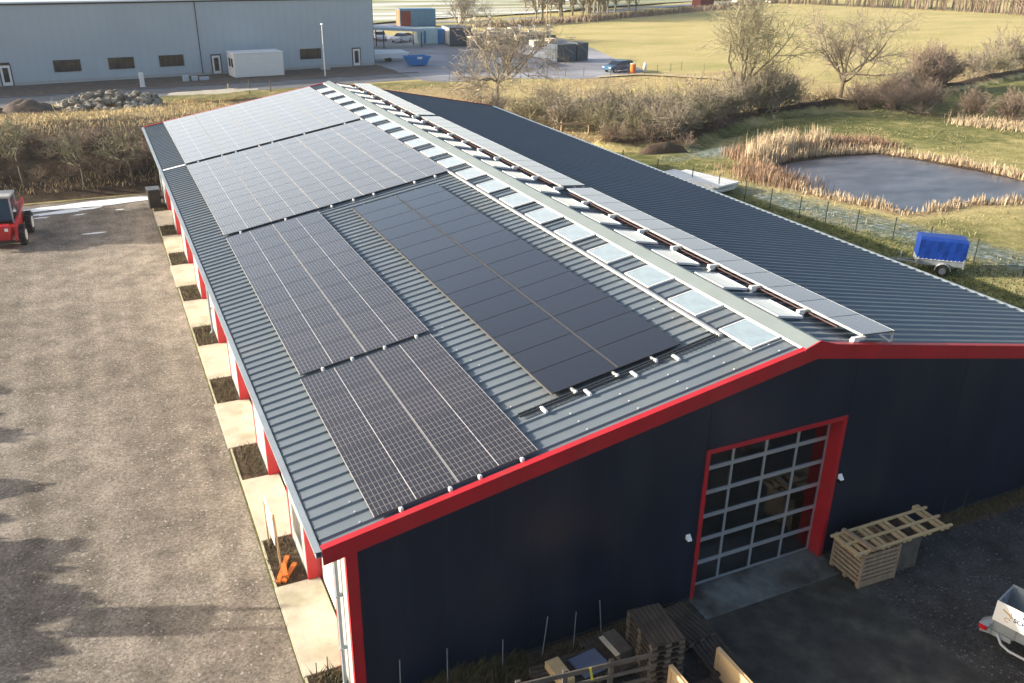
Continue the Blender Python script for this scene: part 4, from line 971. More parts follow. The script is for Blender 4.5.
mb = MB(); mb.smooth = True; heap(mb, 26.6, 45.2, 2.4, .8, .8, 4)
tag(mb.build('earth_mound', M['soil']), 'dark earth heap under the thicket at the roof edge', 'earth mound')
mb = MB(); mb.bar((21.6, 54.6, .9), (27.4, 53.0, .95), .12, .18)
wb = mb.build('wooden_rail', M['wood'], loc=(24.5, 53.8, 0)); tag(wb, 'long weathered wooden rail on posts in the thicket', 'rail')
for px_, py_ in ((22.2, 54.4), (24.6, 53.8), (27.0, 53.1)):
    mb = MB(); mb.box(px_-.07, px_+.07, py_+.09, py_+.22, -.1, 1.1); q = mb.build('post', M['wood'], loc=(24.5, 53.8, 0)); q.parent = wb; q.location = (0, 0, 0)

# ------------------------------------------------------------------ hall beyond the road
HA = math.atan(.13)
hall = empty('industrial_hall', (21.1, 107.1, 0), 'large blue grey industrial hall across the road', 'hall', rot=HA)
mb = MB(); mb.box(-110, 0, .0, 42, 0, 8.45); mb.build('wall', M['hall'], hall, local=True)
mb = MB(); mb.box(-110, .0, -.03, -.001, 0, .35); mb.build('plinth', M['alu_dull'], hall, local=True)
mb = MB(); mb.box(-110, .12, -.12, .15, 8.40, 8.56); mb.build('eave_trim', M['dkframe'], hall, local=True)
mb = MB(); mb.extr([(-.15, 8.57), (42.2, 10.6), (42.2, 10.75), (-.15, 8.72)], 'x', -110.2, .2); mb.build('roof', M['hallroof'], hall, local=True)
mb = MB(); mb.box(.001, .05, -.02, .5, 0, 8.4); mb.build('corner_flashing', M['dkframe'], hall, local=True)
mb = MB()
for i in range(110): mb.box(-i-.99, -i-.96, -.008, -.001, .36, 8.39)
mb.build('panel_joint', M['halljoint'], hall, local=True)
for k, x in enumerate((-23.0, -62)):
    mb = MB(); mb.tube([(x, -.10, 8.4), (x, -.10, .1)], .045, 8); mb.build('downpipe', M['dkframe'], hall, local=True)
for x in (-39.4, -33.6, -27.9, -10.4, -46.6, -53):
    mb = MB(); mb.box(x, x+2.85, -.05, .02, 1.2, 2.5); w = mb.build('window', M['dkframe'], hall, local=True)
    mb = MB()
    for i in range(4): mb.box(x+.1+i*.67, x+.1+i*.67+.60, -.062, -.052, 1.3, 2.4)
    mb.build('pane', M['dkglass'], w, local=True)
for x in (-44.3, -21.2, -2.6):
    mb = MB(); mb.box(x-.62, x+.62, -.055, .02, 0, 2.35); d = mb.build('door', M['dkframe'], hall, local=True)
    mb = MB()
    mb.box(x-.5, x-.28, -.085, -.056, .05, 2.2); mb.box(x+.28, x+.5, -.085, -.056, .05, 2.2); mb.box(x-.279, x+.279, -.085, -.056, 1.95, 2.2); mb.box(x-.279, x+.279, -.085, -.056, .05, .4)
    mb.build('door_leaf', M['white'], d, local=True)
    mb = MB(); mb.box(x-.27, x+.27, -.07, -.058, .41, 1.94); mb.build('pane', M['dkglass'], d, local=True)
# site office container
c = empty('office_container', (1.5, 99.6, 0), 'white site office container standing against the hall', 'container', rot=R(6))
mb = MB(); mb.box(0, 6.05, 0, 3.0, .05, 2.75, .04); mb.build('body', M['white'], c, local=True)
mb = MB(); mb.box(-.02, 6.07, -.02, 3.02, 2.76, 2.9, .03); mb.build('roof_rim', M['white'], c, local=True)
for y in (.5, 1.6):
    mb = MB(); mb.box(-.03, .0, y, y+.7, 1.2, 2.2); mb.build('window', M['dkglass'], c, local=True)
lp = empty('street_lamp', (12.1, 98.2, 0), 'slim pale street lamp in front of the hall', 'street lamp')
mb = MB(); mb.tube([(12.1, 98.2, 0), (12.1, 98.2, 6.0)], [.09, .055], 8); mb.build('pole', M['white'], lp)
mb = MB(); mb.box(11.95, 12.25, 97.75, 98.35, 6.0, 6.14, .04); mb.build('lamp_head', M['white'], lp)
mb = MB(); mb.box(-9.45, -8.95, 95.75, 95.95, 0, 1.55, .04); mb.box(-9.5, -8.9, 95.7, 96.0, 0, .06)
tag(mb.build('utility_pillar', M['white'], loc=(-9.2, 95.8, 0)), 'white utility pillar on the verge in front of the hall', 'pillar')
mb = MB(); mb.box(-4.6, -3.9, 98.6, 99, 0, .7, .05); mb.box(-3.6, -2.9, 98.8, 99.2, 0, .55, .05); mb.box(-2.7, -1.6, 99, 99.4, 0, .4, .05)
tag(mb.build('ventilation_box', M['hall'], loc=(-3.5, 98.9, 0)), 'low grey ventilation boxes at the foot of the hall wall', 'ventilation unit')
mb = MB(); mb.box(13.0, 14.2, 103.8, 104.4, 0, .8, .05); tag(mb.build('ventilation_box', M['alu_dull'], loc=(13.6, 104, 0)), 'single grey box below the last hall window', 'ventilation unit')
for i, (x, y, h) in enumerate([(-1.2, 86.5, 1.2), (1.0, 86.6, 1.5), (3.4, 87.4, 1.2), (-0.7, 86.1, .8)]):
    mb = MB(); mb.tube([(x, y, .0), (x+(.35 if i == 3 else 0), y, h)], .06, 6); tag(mb.build('marker_post', M['wood_n'] if i in (0, 3) else M['wood_g'], loc=(x, y, 0)), ['pale wooden stake left at the frosty patch behind the barn', 'tallest grey stake right of the frosty patch', 'rightmost grey stake on the road verge', 'short leaning pale stake at the frosty patch'][i], 'stake')

# containers, skips and cars behind the hall
def container(name, x, y, rot, L, Wd, H, m, label, door=None, ribs=True, z0=0):
    o = empty(name, (x, y, z0), label, 'container', 'containers behind the hall', rot)
    mb = MB(); mb.box(0, L, 0, Wd, .1, H, .03)
    if ribs:
        n = int(L/.3)
        for i in range(n): mb.box(.15+i*L/n, .15+i*L/n+.14, -.035, -.001, .25, H-.15)
    mb.build('body', m, o, local=True)
    mb = MB()
    for xx in (0, L-.1):
        for yy in (-.045, Wd-.05): mb.box(xx-.01, xx+.11, yy, yy+.1, 0, H+.02)
    mb.build('corner_post', m, o, local=True)
    if door:
        mb = MB(); mb.box(door[0], door[1], -.06, -.036, .2, H-.4); mb.build('door', door[2], o, local=True)
    mb = MB(); mb.box(-.03, -.002, .1, Wd-.1, .2, H-.1)
    for yy in (.3, .9, Wd-.9, Wd-.3): mb.box(-.06, -.031, yy, yy+.05, .2, H-.1)
    mb.build('end_door', door[3] if door and len(door) > 3 else m, o, local=True); return o
container('shipping_container', 43.6, 164.5, R(-3), 7.4, 3, 3.4, M['teal'], 'faded blue container with orange end and a red door', (.2, 2.2, M['darkred'], M['orangebox']))
container('shipping_container', 35.6, 130.6, R(-4), 3.3, 2.4, 2.6, M['paleblue'], 'pale striped container next to the bright blue one', (.9, 1.3, M['teal'], M['paleblue']))
container('shipping_container', 38.95, 130.2, R(-4), 2.0, 2.4, 2.4, M['bluesteel'], 'bright blue container between the pale striped and the grey one', (.5, 1.2, M['teal'], M['bluesteel']))
container('shipping_container', 39.6, 126.6, R(-8), 3.6, 6.0, 2.9, M['darkbox'], 'grey container with pale end wall beside the timber racks', (.9, 1.9, M['darkbox'], M['greybox']))
container('shipping_container', 46.2, 101.6, R(8), 3.3, 2.5, 2.4, M['darkbox'], 'slate grey container at the edge of the paved yard, left of two')
container('shipping_container', 49.75, 102.1, R(8), 1.9, 2.5, 2.5, M['darkbox'], 'smaller slate grey container at the edge of the paved yard, right of two')
mb = MB(); mb.box(34, 48, 138, 152, 0, 1.8, .2)
o = empty('carport', (30, 128, 0), 'long grey carport roof behind the corner of the hall', 'carport')
mb = MB(); mb.add([(22.0, 126, 3.55), (35.2, 126.6, 2.75), (35.2, 131.5, 2.75), (22.0, 131.5, 3.55), (22.0, 126, 3.15), (35.2, 126.6, 2.35), (35.2, 131.5, 2.35), (22.0, 131.5, 3.15)], [(0, 1, 2, 3), (7, 6, 5, 4), (0, 4, 5, 1), (1, 5, 6, 2), (2, 6, 7, 3), (3, 7, 4, 0)])
mb.build('roof', M['hall'], o)
for x in (22.6, 28.5, 34.8):
    for y in (126.9, 131): mb = MB(); mb.box(x, x+.15, y, y+.15, 0, 3.0-.04*(x-22)); mb.build('post', M['dkframe'], o)
def car(x, y, rot, m, label, van=False, group='cars parked behind the hall'):
    o = empty('parked_car', (x, y, 0), label, 'car', group, rot); L, Wd = 4.3, 1.78
    prof = [(-2.1, .35), (-2.15, .62), (-1.95, .86), (-1.1, .96), (1.7, 1.0), (2.12, .92), (2.16, .5), (2.1, .35)]
    mb = MB(); mb.smooth = False
    for s in range(1): mb.add([(p, -Wd/2, q) for p, q in prof]+[(p, Wd/2, q) for p, q in prof], [tuple(range(7, -1, -1)), tuple(range(8, 16))]+[(i, (i+1) % 8, 8+(i+1) % 8, 8+i) for i in range(8)])
    a = [(-1.15, .965), (-.45, 1.42), (.9, 1.47), (1.75, 1.40 if van else 1.28), (2.02, 1.0)]
    mb.add([(p, -Wd/2+.09+(.1 if q > 1.1 else 0), q) for p, q in a[1:4]]+[(p, Wd/2-.09-(.1 if q > 1.1 else 0), q) for p, q in a[1:4]], [(0, 1, 4, 3), (1, 2, 5, 4)])
    mb.build('body', m, o, local=True)
    mb = MB(); Vl = [(p, -Wd/2+.07+(.1 if q > 1.1 else 0), q-.004) for p, q in a]; Vr = [(p, -v, q) for p, v, q in Vl]
    mb.add(Vl+Vr, [(4, 3, 2, 1, 0), (5, 6, 7, 8, 9), (0, 1, 6, 5), (3, 4, 9, 8)]); mb.build('windows', M['carglass'], o, local=True)
    for sx in (-1.35, 1.35):
        for sy in (-1, 1):
            mb = MB(); mb.wheel((sx, sy*(Wd/2-.09), .32), .32, .2); w = mb.build('wheel', M['rubber'], o, local=True)
            mb = MB(); mb.wheel((sx, sy*(Wd/2-.09+.095), .32), .19, .03); mb.build('rim', M['alu'], w, local=True)
    for sy in (-.62, .62):
        mb = MB(); mb.box(-2.17, -2.08, sy-.18, sy+.18, .62, .76, .02); mb.build('headlight', M['carwhite'], o, local=True)
    return o
car(49.3, 89.9, R(12), M['carblue'], 'blue estate car parked at the end of the paved yard', True, 'cars in view')
car(34.6, 136.2, R(35), M['carwhite'], 'white car parked under the carport, nearer of two', False, 'cars in view')
car(32.0, 140.2, R(80), M['carwhite'], 'white van-like car half hidden behind the other white one', True, 'cars in view')
car(28.4, 139.5, R(85), M['darkbox'], 'dark car in the shade of the carport beside the hall', False, 'cars in view')
def skip(x, y, rot, m, label, cat='skip', L=3.3, H=1.25):
    o = empty('waste_skip', (x, y, 0), label, cat, rot=rot); mb = MB(); b = .55
    V = [(-L/2+b, -.8, .12), (L/2-b, -.8, .12), (L/2-b, .8, .12), (-L/2+b, .8, .12), (-L/2, -.95, H), (L/2, -.95, H), (L/2, .95, H), (-L/2, .95, H)]
    W2 = [(p[0]*.96, p[1]*.94, p[2]+(.06 if i < 4 else 0)) for i, p in enumerate(V)]
    mb.add(V+W2, [(3, 2, 1, 0), (0, 1, 5, 4), (1, 2, 6, 5), (2, 3, 7, 6), (3, 0, 4, 7), (8, 9, 10, 11), (12, 13, 9, 8), (13, 14, 10, 9), (14, 15, 11, 10), (15, 12, 8, 11), (4, 5, 13, 12), (5, 6, 14, 13), (6, 7, 15, 14), (7, 4, 12, 15)]); mb.build('tub', m, o, local=True)
    mb = MB(); mb.box(-L/2-.05, L/2+.05, -1.0, -.951, H-.09, H+.03); mb.box(-L/2-.05, L/2+.05, .951, 1.0, H-.09, H+.03)
    for s in (-.6, .6): mb.box(s-.06, s+.06, -1.0, -.80, .2, H-.1)
    mb.build('rim', m, o, local=True)
    mb = MB(); mb.box(-.35, .35, -1.012, -1.002, H-.25, H-.02); mb.box(-.35, .35, -.99, -.96, H-.3, H-.1); mb.build('sign_plate', M['white'], o, local=True); return o
skip(26.3, 104.6, R(5), M['bluesteel'], 'bright blue skip standing right of the hall corner')
o = empty('covered_trailer', (24.1, 110.6, 0), 'long pale grey trailer or boat under a cover behind the hall corner', 'trailer', rot=R(-3))
mb = MB(); mb.add([(-2.4, -1, .5), (2.4, -.9, .5), (2.4, .9, .5), (-2.4, 1, .5), (-2.6, -1.1, 1.1), (2.9, -.95, 1.15), (2.9, .95, 1.15), (-2.6, 1.1, 1.1), (-2.2, -.6, 1.55), (2.2, -.5, 1.45), (2.2, .5, 1.45), (-2.2, .6, 1.55)],
  [(3, 2, 1, 0), (0, 1, 5, 4), (1, 2, 6, 5), (2, 3, 7, 6), (3, 0, 4, 7), (4, 5, 9, 8), (5, 6, 10, 9), (6, 7, 11, 10), (7, 4, 8, 11), (8, 9, 10, 11)]); mb.build('cover', M['white'], o, local=True)
for s in (-1, 1): mb = MB(); mb.wheel((0, s*.9, .3), .3, .2); mb.build('wheel', M['rubber'], o, local=True)
# timber racks and piles
def timber_rack(x, y, L, H, label, rot=0):
    o = empty('timber_rack', (x, y, 0), label, 'rack', 'timber racks behind the bare tree', rot)
    n = max(2, int(L/2.2))
    for i in range(n+1):
        for yy in (0, 1.2): mb = MB(); mb.box(i*L/n-.08, i*L/n+.08, yy, yy+.16, 0, H); mb.build('upright', M['white'], o, local=True)
    
    for z in (H*.45, H*.85): mb = MB(); mb.box(-.1, L+.1, -.06, -.001, z, z+.22); mb.build('beam', M['timber'], o, local=True)
    r_ = random.Random(int(x))
    for z in (.1, H*.45+.23):
        mb = MB()
        xx = .2
        while xx < L-.6: w = r_.uniform(.5, 1.4); mb.box(xx, min(L-.1, xx+w), .05, 1.1, z, z+r_.uniform(.2, .6)); xx += w+.02
        mb.build('stored_timber', M['timber'], o, local=True)
    return o
timber_rack(53.2, 128.6, 5.2, 2.9, 'pale timber rack at the right end of the storage yard', R(-12))
timber_rack(48.0, 130.4, 4.6, 2.3, 'lower timber rack full of boards left of the pale one', R(-14))
timber_rack(50.0, 148, 5.8, 3.6, 'tall white rack frame with one white board behind the timber piles', R(-10))
pl = random.Random(33)
for i in range(34):
    x = pl.uniform(43.5, 60); y = pl.uniform(120.5, 142) if i > 4 else pl.uniform(126, 132); mb = MB(); w = pl.uniform(.9, 2.2)
    for k in range(4+i % 4):
        for q in range(5): mb.box(x-w+q*.34+pl.uniform(-.03, .03), x-w+q*.34+.3, y-.8+pl.uniform(-.2, .2), y+.9, k*.24, k*.24+.2)
    tag(mb.build('timber_pile', M['timber'] if i % 3 else M['stone'], loc=(x, y, 0)), 'low pile of boards lying in the storage yard behind the bare tree', 'timber pile', 'timber piles in the storage yard')
mb = MB(); mb.tube([(60.4, 133, 0), (60.4, 133, 5.8)], .14, 8); tag(mb.build('wooden_pole', M['wood_n'], loc=(60.4, 133, 0)), 'tall pale pole at the field corner beside the timber racks', 'pole')
o = empty('waste_bin', (50.4, 88.1, 0), 'orange cylindrical bin in front of the blue car', 'bin'); mb = MB(); mb.tube([(50.4, 88.1, 0), (50.4, 88.1, 1.15)], .38, 14); mb.build('body', M['orange'], o); mb = MB(); mb.tube([(50.4, 88.1, 1.151), (50.4, 88.1, 1.25)], [.40, .3], 14); mb.build('lid', M['timber'], o)
o = empty('gas_bottle', (52.2, 88.0, 0), 'white gas bottle standing right of the blue car', 'gas bottle'); mb = MB(); mb.smooth = True; mb.tube([(52.2, 88, 0), (52.2, 88, 1.0), (52.2, 88, 1.2), (52.2, 88, 1.3)], [.25, .25, .15, .08], 12); mb.build('body', M['white'], o); mb = MB(); mb.tube([(52.2, 88, 1.3), (52.2, 88, 1.5)], .05, 8); mb.build('valve', M['steel'], o)
o = empty('goods_shed', (147, 205.5, 0), 'small dark red shed beside the far road', 'shed'); mb = MB(); mb.box(145, 149.6, 204, 208, 0, 3.0); mb.build('wall', M['darkred'], o); mb = MB(); mb.extr([(144.6, 3.0), (147.3, 4.0), (150, 3.0)], 'y', 203.6, 208.4); mb.build('roof', M['darkbox'], o)
for i, x in enumerate((171.5, 183)):
    car(x, 221-(x-172)*.17, R(20), M['carwhite'], ['white car on the far road, left of two at the top edge', 'white car on the far road, right of two at the top edge'][i], False, 'cars in view')
# yard-side posts and wire
def fence(name, P, m, h, label, wires=4, cat='fence', rp=.035):
    o = empty(name, (P[0][0], P[0][1], 0), label, cat)
    for (x, y) in P:
        z = hgt(x, y); mb = MB(); mb.tube([(x, y, z-.2), (x+.02, y, z+h)], rp, 6); mb.build('post', m, o)
    mb = MB()
    for k in range(wires):
        zz = h*(k+.6)/(wires)-.03
        mb.tube([(x, y, hgt(x, y)+zz) for x, y in P], .006 if wires > 4 else .009, 3, caps=False)
    mb.build('wire', m, o); return o
fp = [(20.4, 41.5), (21.15, 38.0), (21.95, 34.9), (22.45, 32.6), (22.9, 30.4), (23.15, 28.2), (23.5, 25.95), (24.15, 24.4), (24.62, 22.4), (25.3, 20.3), (25.7, 18.2), (26.25, 15.7), (26.9, 13.3), (27.5, 11), (28.1, 8.6), (28.7, 6.2)]
fence('wire_fence', fp, M['postgreen'], 1.35, 'green wire mesh fence between the lawn and the pond meadow', 9)
fence('post_fence', [(24.6+i*2.6, 88.0-.05*i) for i in range(8)]+[(45.5, 85.6), (48, 85.2), (50.6, 85.6), (53.5, 87), (56, 87.6), (58.6, 88.8)], M['wood_g'], 1.1, 'low post fence along the edge of the paved yard', 2)
fence('field_fence', [(53+i*4.2, 72-.3*i) for i in range(9)], M['wood_g'], 1.0, 'row of short field posts behind the shrubs', 1)
# ------------------------------------------------------------------ blue trailer, white stack
ta = math.atan2(15.0-16.3, 24.4-22.9)
o = empty('box_trailer', (23.35, 15.55, 0), 'small trailer with a blue tarpaulin cover on the lawn beside the fence', 'trailer', rot=ta)
mb = MB(); mb.box(-1.08, 1.08, -.62, .62, .55, .58)
mb.box(-1.10, 1.10, -.64, -.61, .50, .86); mb.box(-1.10, 1.10, .61, .64, .50, .86); mb.box(-1.10, -1.07, -.609, .609, .50, .86); mb.box(1.07, 1.10, -.609, .609, .50, .90)
for x in (-1.1, 1.04): mb.box(x, x+.07, -.665, -.641, .42, .92)
mb.build('body', M['steel'], o, local=True)
mb = MB(); V = []; rows = [(.80, 0, 0), (1.1, .012, .0), (1.45, .004, .0), (1.74, .0, .0), (1.80, .012, .012), (1.87, .30, .05)]
ring = []
for z, iy, ix in rows:
    x0, x1, y0, y1 = -1.12+ix, 1.12-ix, -.665+iy, .665-iy; pts_ = []
    for k in range(9): pts_.append((x0+(x1-x0)*k/8, y0+.016*math.sin(k*2.1+z*3)))
    for k in range(1, 6): pts_.append((x1+.01*math.sin(k*2+z*4), y0+(y1-y0)*k/5))
    for k in range(1, 9): pts_.append((x1-(x1-x0)*k/8, y1))
    for k in range(1, 5): pts_.append((x0, y1-(y1-y0)*k/5))
    ring.append([(a_, b_, z+(.015*math.sin(a_*5) if z > 1.79 else 0)) for a_, b_ in pts_])
n = len(ring[0]); mb.smooth = False
mb.add([p for q in ring for p in q], [(i*n+k, i*n+(k+1) % n, (i+1)*n+(k+1) % n, (i+1)*n+k) for i in range(len(rows)-1) for k in range(n)]); mb.smooth = False
mb.add(ring[-1], [tuple(range(n))]); tp = mb.build('tarpaulin', M['bluetarp'], o, local=True)
mb = MB()
for k in range(12): mb.box(-1.05+k*.19-.012, -1.05+k*.19+.012, -.70, -.668, .80, .84)
mb.tube([(-1.12+.2*k, -.69, .81-.02*(k % 2)) for k in range(12)], .008, 4); mb.build('lashing_rope', M['white'], tp, local=True)
for s in (-1, 1):
    mb = MB(); mb.wheel((.12, s*.76, .29), .29, .17, n=24); w = mb.build('wheel', M['rubber'], o, local=True)
    mb = MB(); mb.wheel((.12, s*.845, .29), .17, .02, n=20); mb.wheel((.12, s*.86, .29), .05, .03); mb.build('rim', M['alu'], w, local=True)
    mb = MB(); P_ = [(.12+.37*math.cos(t), .29+.37*math.sin(t)) for t in [math.pi*k/8 for k in range(9)]]
    for (a1, b1), (a2, b2) in zip(P_, P_[1:]): mb.bar((a1, s*.77, b1), (a2, s*.77, b2), .20, .02, up=(0, 1, 0)) if 0 else mb.add([(a1, s*.67, b1), (a2, s*.67, b2), (a2, s*.87, b2), (a1, s*.87, b1), (a1*1.0, s*.67, b1+.02), (a2, s*.67, b2+.02), (a2, s*.87, b2+.02), (a1, s*.87, b1+.02)], [(0, 1, 2, 3), (7, 6, 5, 4), (0, 4, 5, 1), (3, 2, 6, 7)])
    mb.build('mudguard', M['alu_dull'], o, local=True)
    mb = MB(); mb.box(1.10, 1.13, s*.5-.12, s*.5+.12, .40, .50, .01); mb.build('tail_lamp', M['lampred'], o, local=True)
mb = MB(); mb.bar((-1.08, .3, .48), (-2.0, .0, .46), .06, .06); mb.bar((-1.08, -.3, .48), (-2.0, -.0, .46), .06, .06); mb.bar((-2.0, 0, .46), (-2.25, 0, .48), .07, .07); mb.bar((-1.8, 0, .02), (-1.8, 0, .95), .05, .05); mb.build('drawbar', M['steel'], o, local=True)
o = empty('panel_stack', (22.2, 35.0, 0), 'low white stack of insulation panels behind the dark roof edge', 'panel stack', rot=R(16))
for k, (dx, dy) in enumerate([(0, 0), (.05, -.1), (-.05, .08), (.1, -.25)]):
    mb = MB(); mb.box(-1.15+dx, 1.15+dx, -2.6+dy, 2.6+dy if k < 3 else 1.7, .12+k*.14, .12+k*.14+.128, .012); mb.build('panel', M['white'], o, local=True)
mb = MB()
for y in (-2, 0, 2): mb.box(-1.1, 1.1, y-.05, y+.05, 0, .118)
mb.build('bearer', M['wood_d'], o, local=True)

# ------------------------------------------------------------------ red loader machine
o = empty('telehandler', (-19.75, 39.0, 0), 'red loader with a blue tinted cab parked at the left edge', 'loader', rot=R(-6))
mb = MB(); mb.box(-.75, .75, -1.3, 1.9, .55, 1.05, .08); mb.box(-.62, .62, .8, 2.0, 1.051, 1.55, .1); mb.build('chassis', M['machred'], o, local=True)
mb = MB(); mb.box(-.55, .55, -1.9, -1.301, .35, 1.2, .08); mb.build('front_weight', M['machred'], o, local=True)
cab = MB()
for x, y in ((-.62, -.75), (.56, -.75), (-.62, .72), (.56, .72)): cab.bar((x+.03, y, 1.06), (x*.92+.03, y*.9+.08, 2.3), .08, .08)
cab.box(-.62, .66, -.72, .78, 2.3, 2.42, .05); cb = cab.build('cab', M['greybox'], o, local=True); o.scale = (.84, 1, 1.06)
mb = MB(); mb.add([(-.56, -.74, 1.2), (.58, -.74, 1.2), (.54, -.60, 2.29), (-.52, -.60, 2.29), (-.56, .72, 1.2), (.58, .72, 1.2), (.54, .7, 2.29), (-.52, .7, 2.29)], [(0, 1, 2, 3), (1, 5, 6, 2), (5, 4, 7, 6), (4, 0, 3, 7)]); mb.build('window', M['cabglass'], cb, local=True)
mb = MB(); mb.box(-.5, .54, -.6, .66, 1.06, 1.3, .03); mb.box(-.2, .25, .1, .5, 1.301, 1.9, .05); mb.build('seat', M['black'], cb, local=True)
for s in (-1, 1):
    mb = MB(); mb.bar((s*.84, 1.5, 1.75), (s*.84, -1.2, 1.15), .14, .22); mb.bar((s*.84, -1.2, 1.2), (s*.84, -2.1, .5), .13, .2); mb.build('loader_arm', M['machred'], o, local=True)
    for y, r_ in ((-.95, .5), (1.35, .55)):
        mb = MB(); mb.wheel((s*1.0, y, r_), r_, .36, (1, 0, 0), 22)
        for k in range(16):
            a = 2*math.pi*k/16; mb.box(s*1.0-.17, s*1.0+.17, y+math.cos(a)*r_-.04, y+math.cos(a)*r_+.04, r_+math.sin(a)*r_*.98-.04, r_+math.sin(a)*r_*.98+.04)
        w = mb.build('wheel', M['rubber'], o, local=True)
        mb = MB(); mb.wheel((s*1.19, y, r_), r_*.55, .04, (1, 0, 0), 18); mb.build('rim', M['white'], w, local=True)
    mb = MB(); mb.box(s*.35-.1, s*.35+.1, -1.93, -1.901, .95, 1.1, .01); mb.build('headlight', M['white'], o, local=True)
mb = MB(); mb.bar((-1.0, -2.0, .45), (1.0, -2.0, .45), .16, .12); mb.build('tool_carrier', M['black'], o, local=True)
# black bin at the far barn corner
o = empty('wheelie_bin', (-11.95, 42.9, 0), 'black bin standing at the far end of the barn wall', 'bin')
mb = MB(); mb.box(-12.4, -11.7, 42.5, 43.4, .08, 1.15, .05); mb.build('body', M['black'], o)
mb = MB(); mb.box(-12.43, -11.67, 42.47, 43.43, 1.152, 1.22, .02); mb.build('lid', M['darkbox'], o)
# sign on its stake
o = empty('staked_sign', (-11.95, 5.35, 0), 'narrow white sign board on a stake in the planting bed', 'sign')
mb = MB(); mb.bar((-11.95, 5.35, .0), (-12.0, 5.35, 1.7), .05, .05); mb.build('stake', M['wood_n'], o); mb = MB(); mb.bar((-12.06, 6.4, .0), (-12.06, 6.4, 1.45), .04, .04); mb.build('stake', M['wood_n'], o)
mb = MB(); mb.box(-12.045, -12.028, 5.33, 6.5, .75, 1.62); mb.build('board', M['white'], o)
for i, (a_, b_, zz, lab) in enumerate([((-12.15, 4.70), (-11.72, 5.65), .08, 'longest orange plank lying in the bed by the sign'), ((-12.02, 4.66), (-11.6, 5.25), .10, 'shorter orange plank nearest the barn wall'), ((-11.95, 4.72), (-11.9, 5.2), .20, 'orange offcut lying across the two planks')]):
    mb = MB(); mb.bar((*a_, zz), (*b_, zz+.02), .12, .07); tag(mb.build('orange_plank', M['orange'], loc=(*a_, 0)), lab, 'plank', 'orange wood in the bed')

# ------------------------------------------------------------------ pallets, crates and boards before the gable
def pallet(m, label, loc, rot=0, w=.8, l=1.2):
    o = empty('pallet', loc, label, 'pallet', rot=rot)
    mb = MB(); r_ = random.Random(4)
    for i in range(7): x = -w/2+i*(w-.1)/6; mb.box(x, x+.095, -l/2, l/2, .123, .144, .003)
    mb.build('deck_board', m, o, local=True)
    mb = MB()
    for y in (-l/2, -.07, l/2-.14): mb.box(-w/2, w/2, y, y+.14, .101, .122)
    for x in (-w/2, -.05, w/2-.1): mb.box(x, x+.1, -l/2, l/2, 0, .02)
    mb.build('cross_board', m, o, local=True)
    for x in (-w/2, -.07, w/2-.14):
        for y in (-l/2, -.07, l/2-.14): mb = MB(); mb.box(x+.002, x+.138, y+.002, y+.138, .021, .10); mb.build('block', M['wood_g'], o, local=True)
    return o
p0 = None; jr = random.Random(8)
for k in range(9):
    lab = ['bottom dark pallet of the stack left of the gate']+['%s dark pallet from the ground in the stack left of the gate' % ORD[i] for i in range(1, 8)]+['topmost dark pallet of the stack left of the gate']
    loc = (-5.04+jr.uniform(-.02, .02), -1.60+jr.uniform(-.02, .02), .015+k*.1455); ro = R(-5+jr.uniform(-1.2, 1.2))+0
    if p0 is None: p0 = pallet(M['wood_d'], lab[0], loc, ro); o = p0
    else: o = dup(p0, loc, ro, label=lab[k])
    o['group'] = 'stacked dark pallets left of the gate'
for i, (x, y, z, ro, lab) in enumerate([(-3.72, -.85, .02, 3, 'dark pallet lying flat between the stack and the driveway, nearer the wall'), (-3.55, -1.9, .03, -4, 'dark pallet lying flat at the driveway edge behind the plywood crate'), (-3.68, -.9, .17, 8, 'skewed dark pallet lying on top of another by the driveway'),
        (-7.15, -1.15, .02, 80, 'flat pallet under the lit wood block'), (-6.35, -1.1, .02, 90, 'flat pallet under the blue grey board'), (-5.85, -1.0, .166, 2, 'pallet on top of others beside the tall stack')]):
    dup(p0, (x, y, z), R(ro), label=lab, group='loose dark pallets by the gable')
dup(p0, (-7.15, -1.15, .166), R(82), label='upper pallet under the lit wood block', group='loose dark pallets by the gable')
dup(p0, (-6.35, -1.1, .166), R(88), label='upper pallet under the blue grey board', group='loose dark pallets by the gable')
mb = MB(); mb.box(-.17, .17, -.36, .36, 0, .20, .01); q = tag(mb.build('wood_block', M['wood_n']), 'thick wooden block with a sunlit near end on the pallets', 'wood block'); q.location = (-7.2, -1.2, .315); q.rotation_euler = (0, 0, R(4))
mb = MB(); mb.box(-.36, .36, -.33, .33, 0, .06, .01); q = tag(mb.build('board', M['bluegrey']), 'square blue grey board lying on the pallets', 'board'); q.location = (-6.42, -1.16, .315); q.rotation_euler = (R(-3), 0, R(6))
o = empty('cardboard_box', (-5.63, -1.0, .315), 'dull brown box with an open flap beside the pallet stack', 'box', rot=R(5)); mb = MB(); mb.box(-.18, .18, -.36, .36, 0, .24, .01); mb.build('body', M['wood_g'], o, local=True); mb = MB(); mb.bar((-.19, -.35, .25), (-.32, -.35, .18), .02, .5) if 0 else mb.box(-.30, -.181, -.36, .3, .22, .235); mb.build('flap', M['timber'], o, local=True)
o = empty('fence_panel', (-6.95, -1.95, 0), 'long slatted wooden fence panel standing on edge in front of the pallets', 'fence panel', rot=math.atan2(-.40, 3.1))
mb = MB()
for z in (.06, .38, .70, 1.02): mb.box(-1.58, 1.58, -.02, .02, z, z+.12 if z > .9 else z+.09, .004)
mb.build('slat', M['wood_g'], o, local=True)
for x in (-1.58, -.55, .50, 1.46):
    mb = MB(); mb.box(x, x+.11, .021, .09, 0, 1.16, .004); mb.build('upright', M['wood_g'], o, local=True)
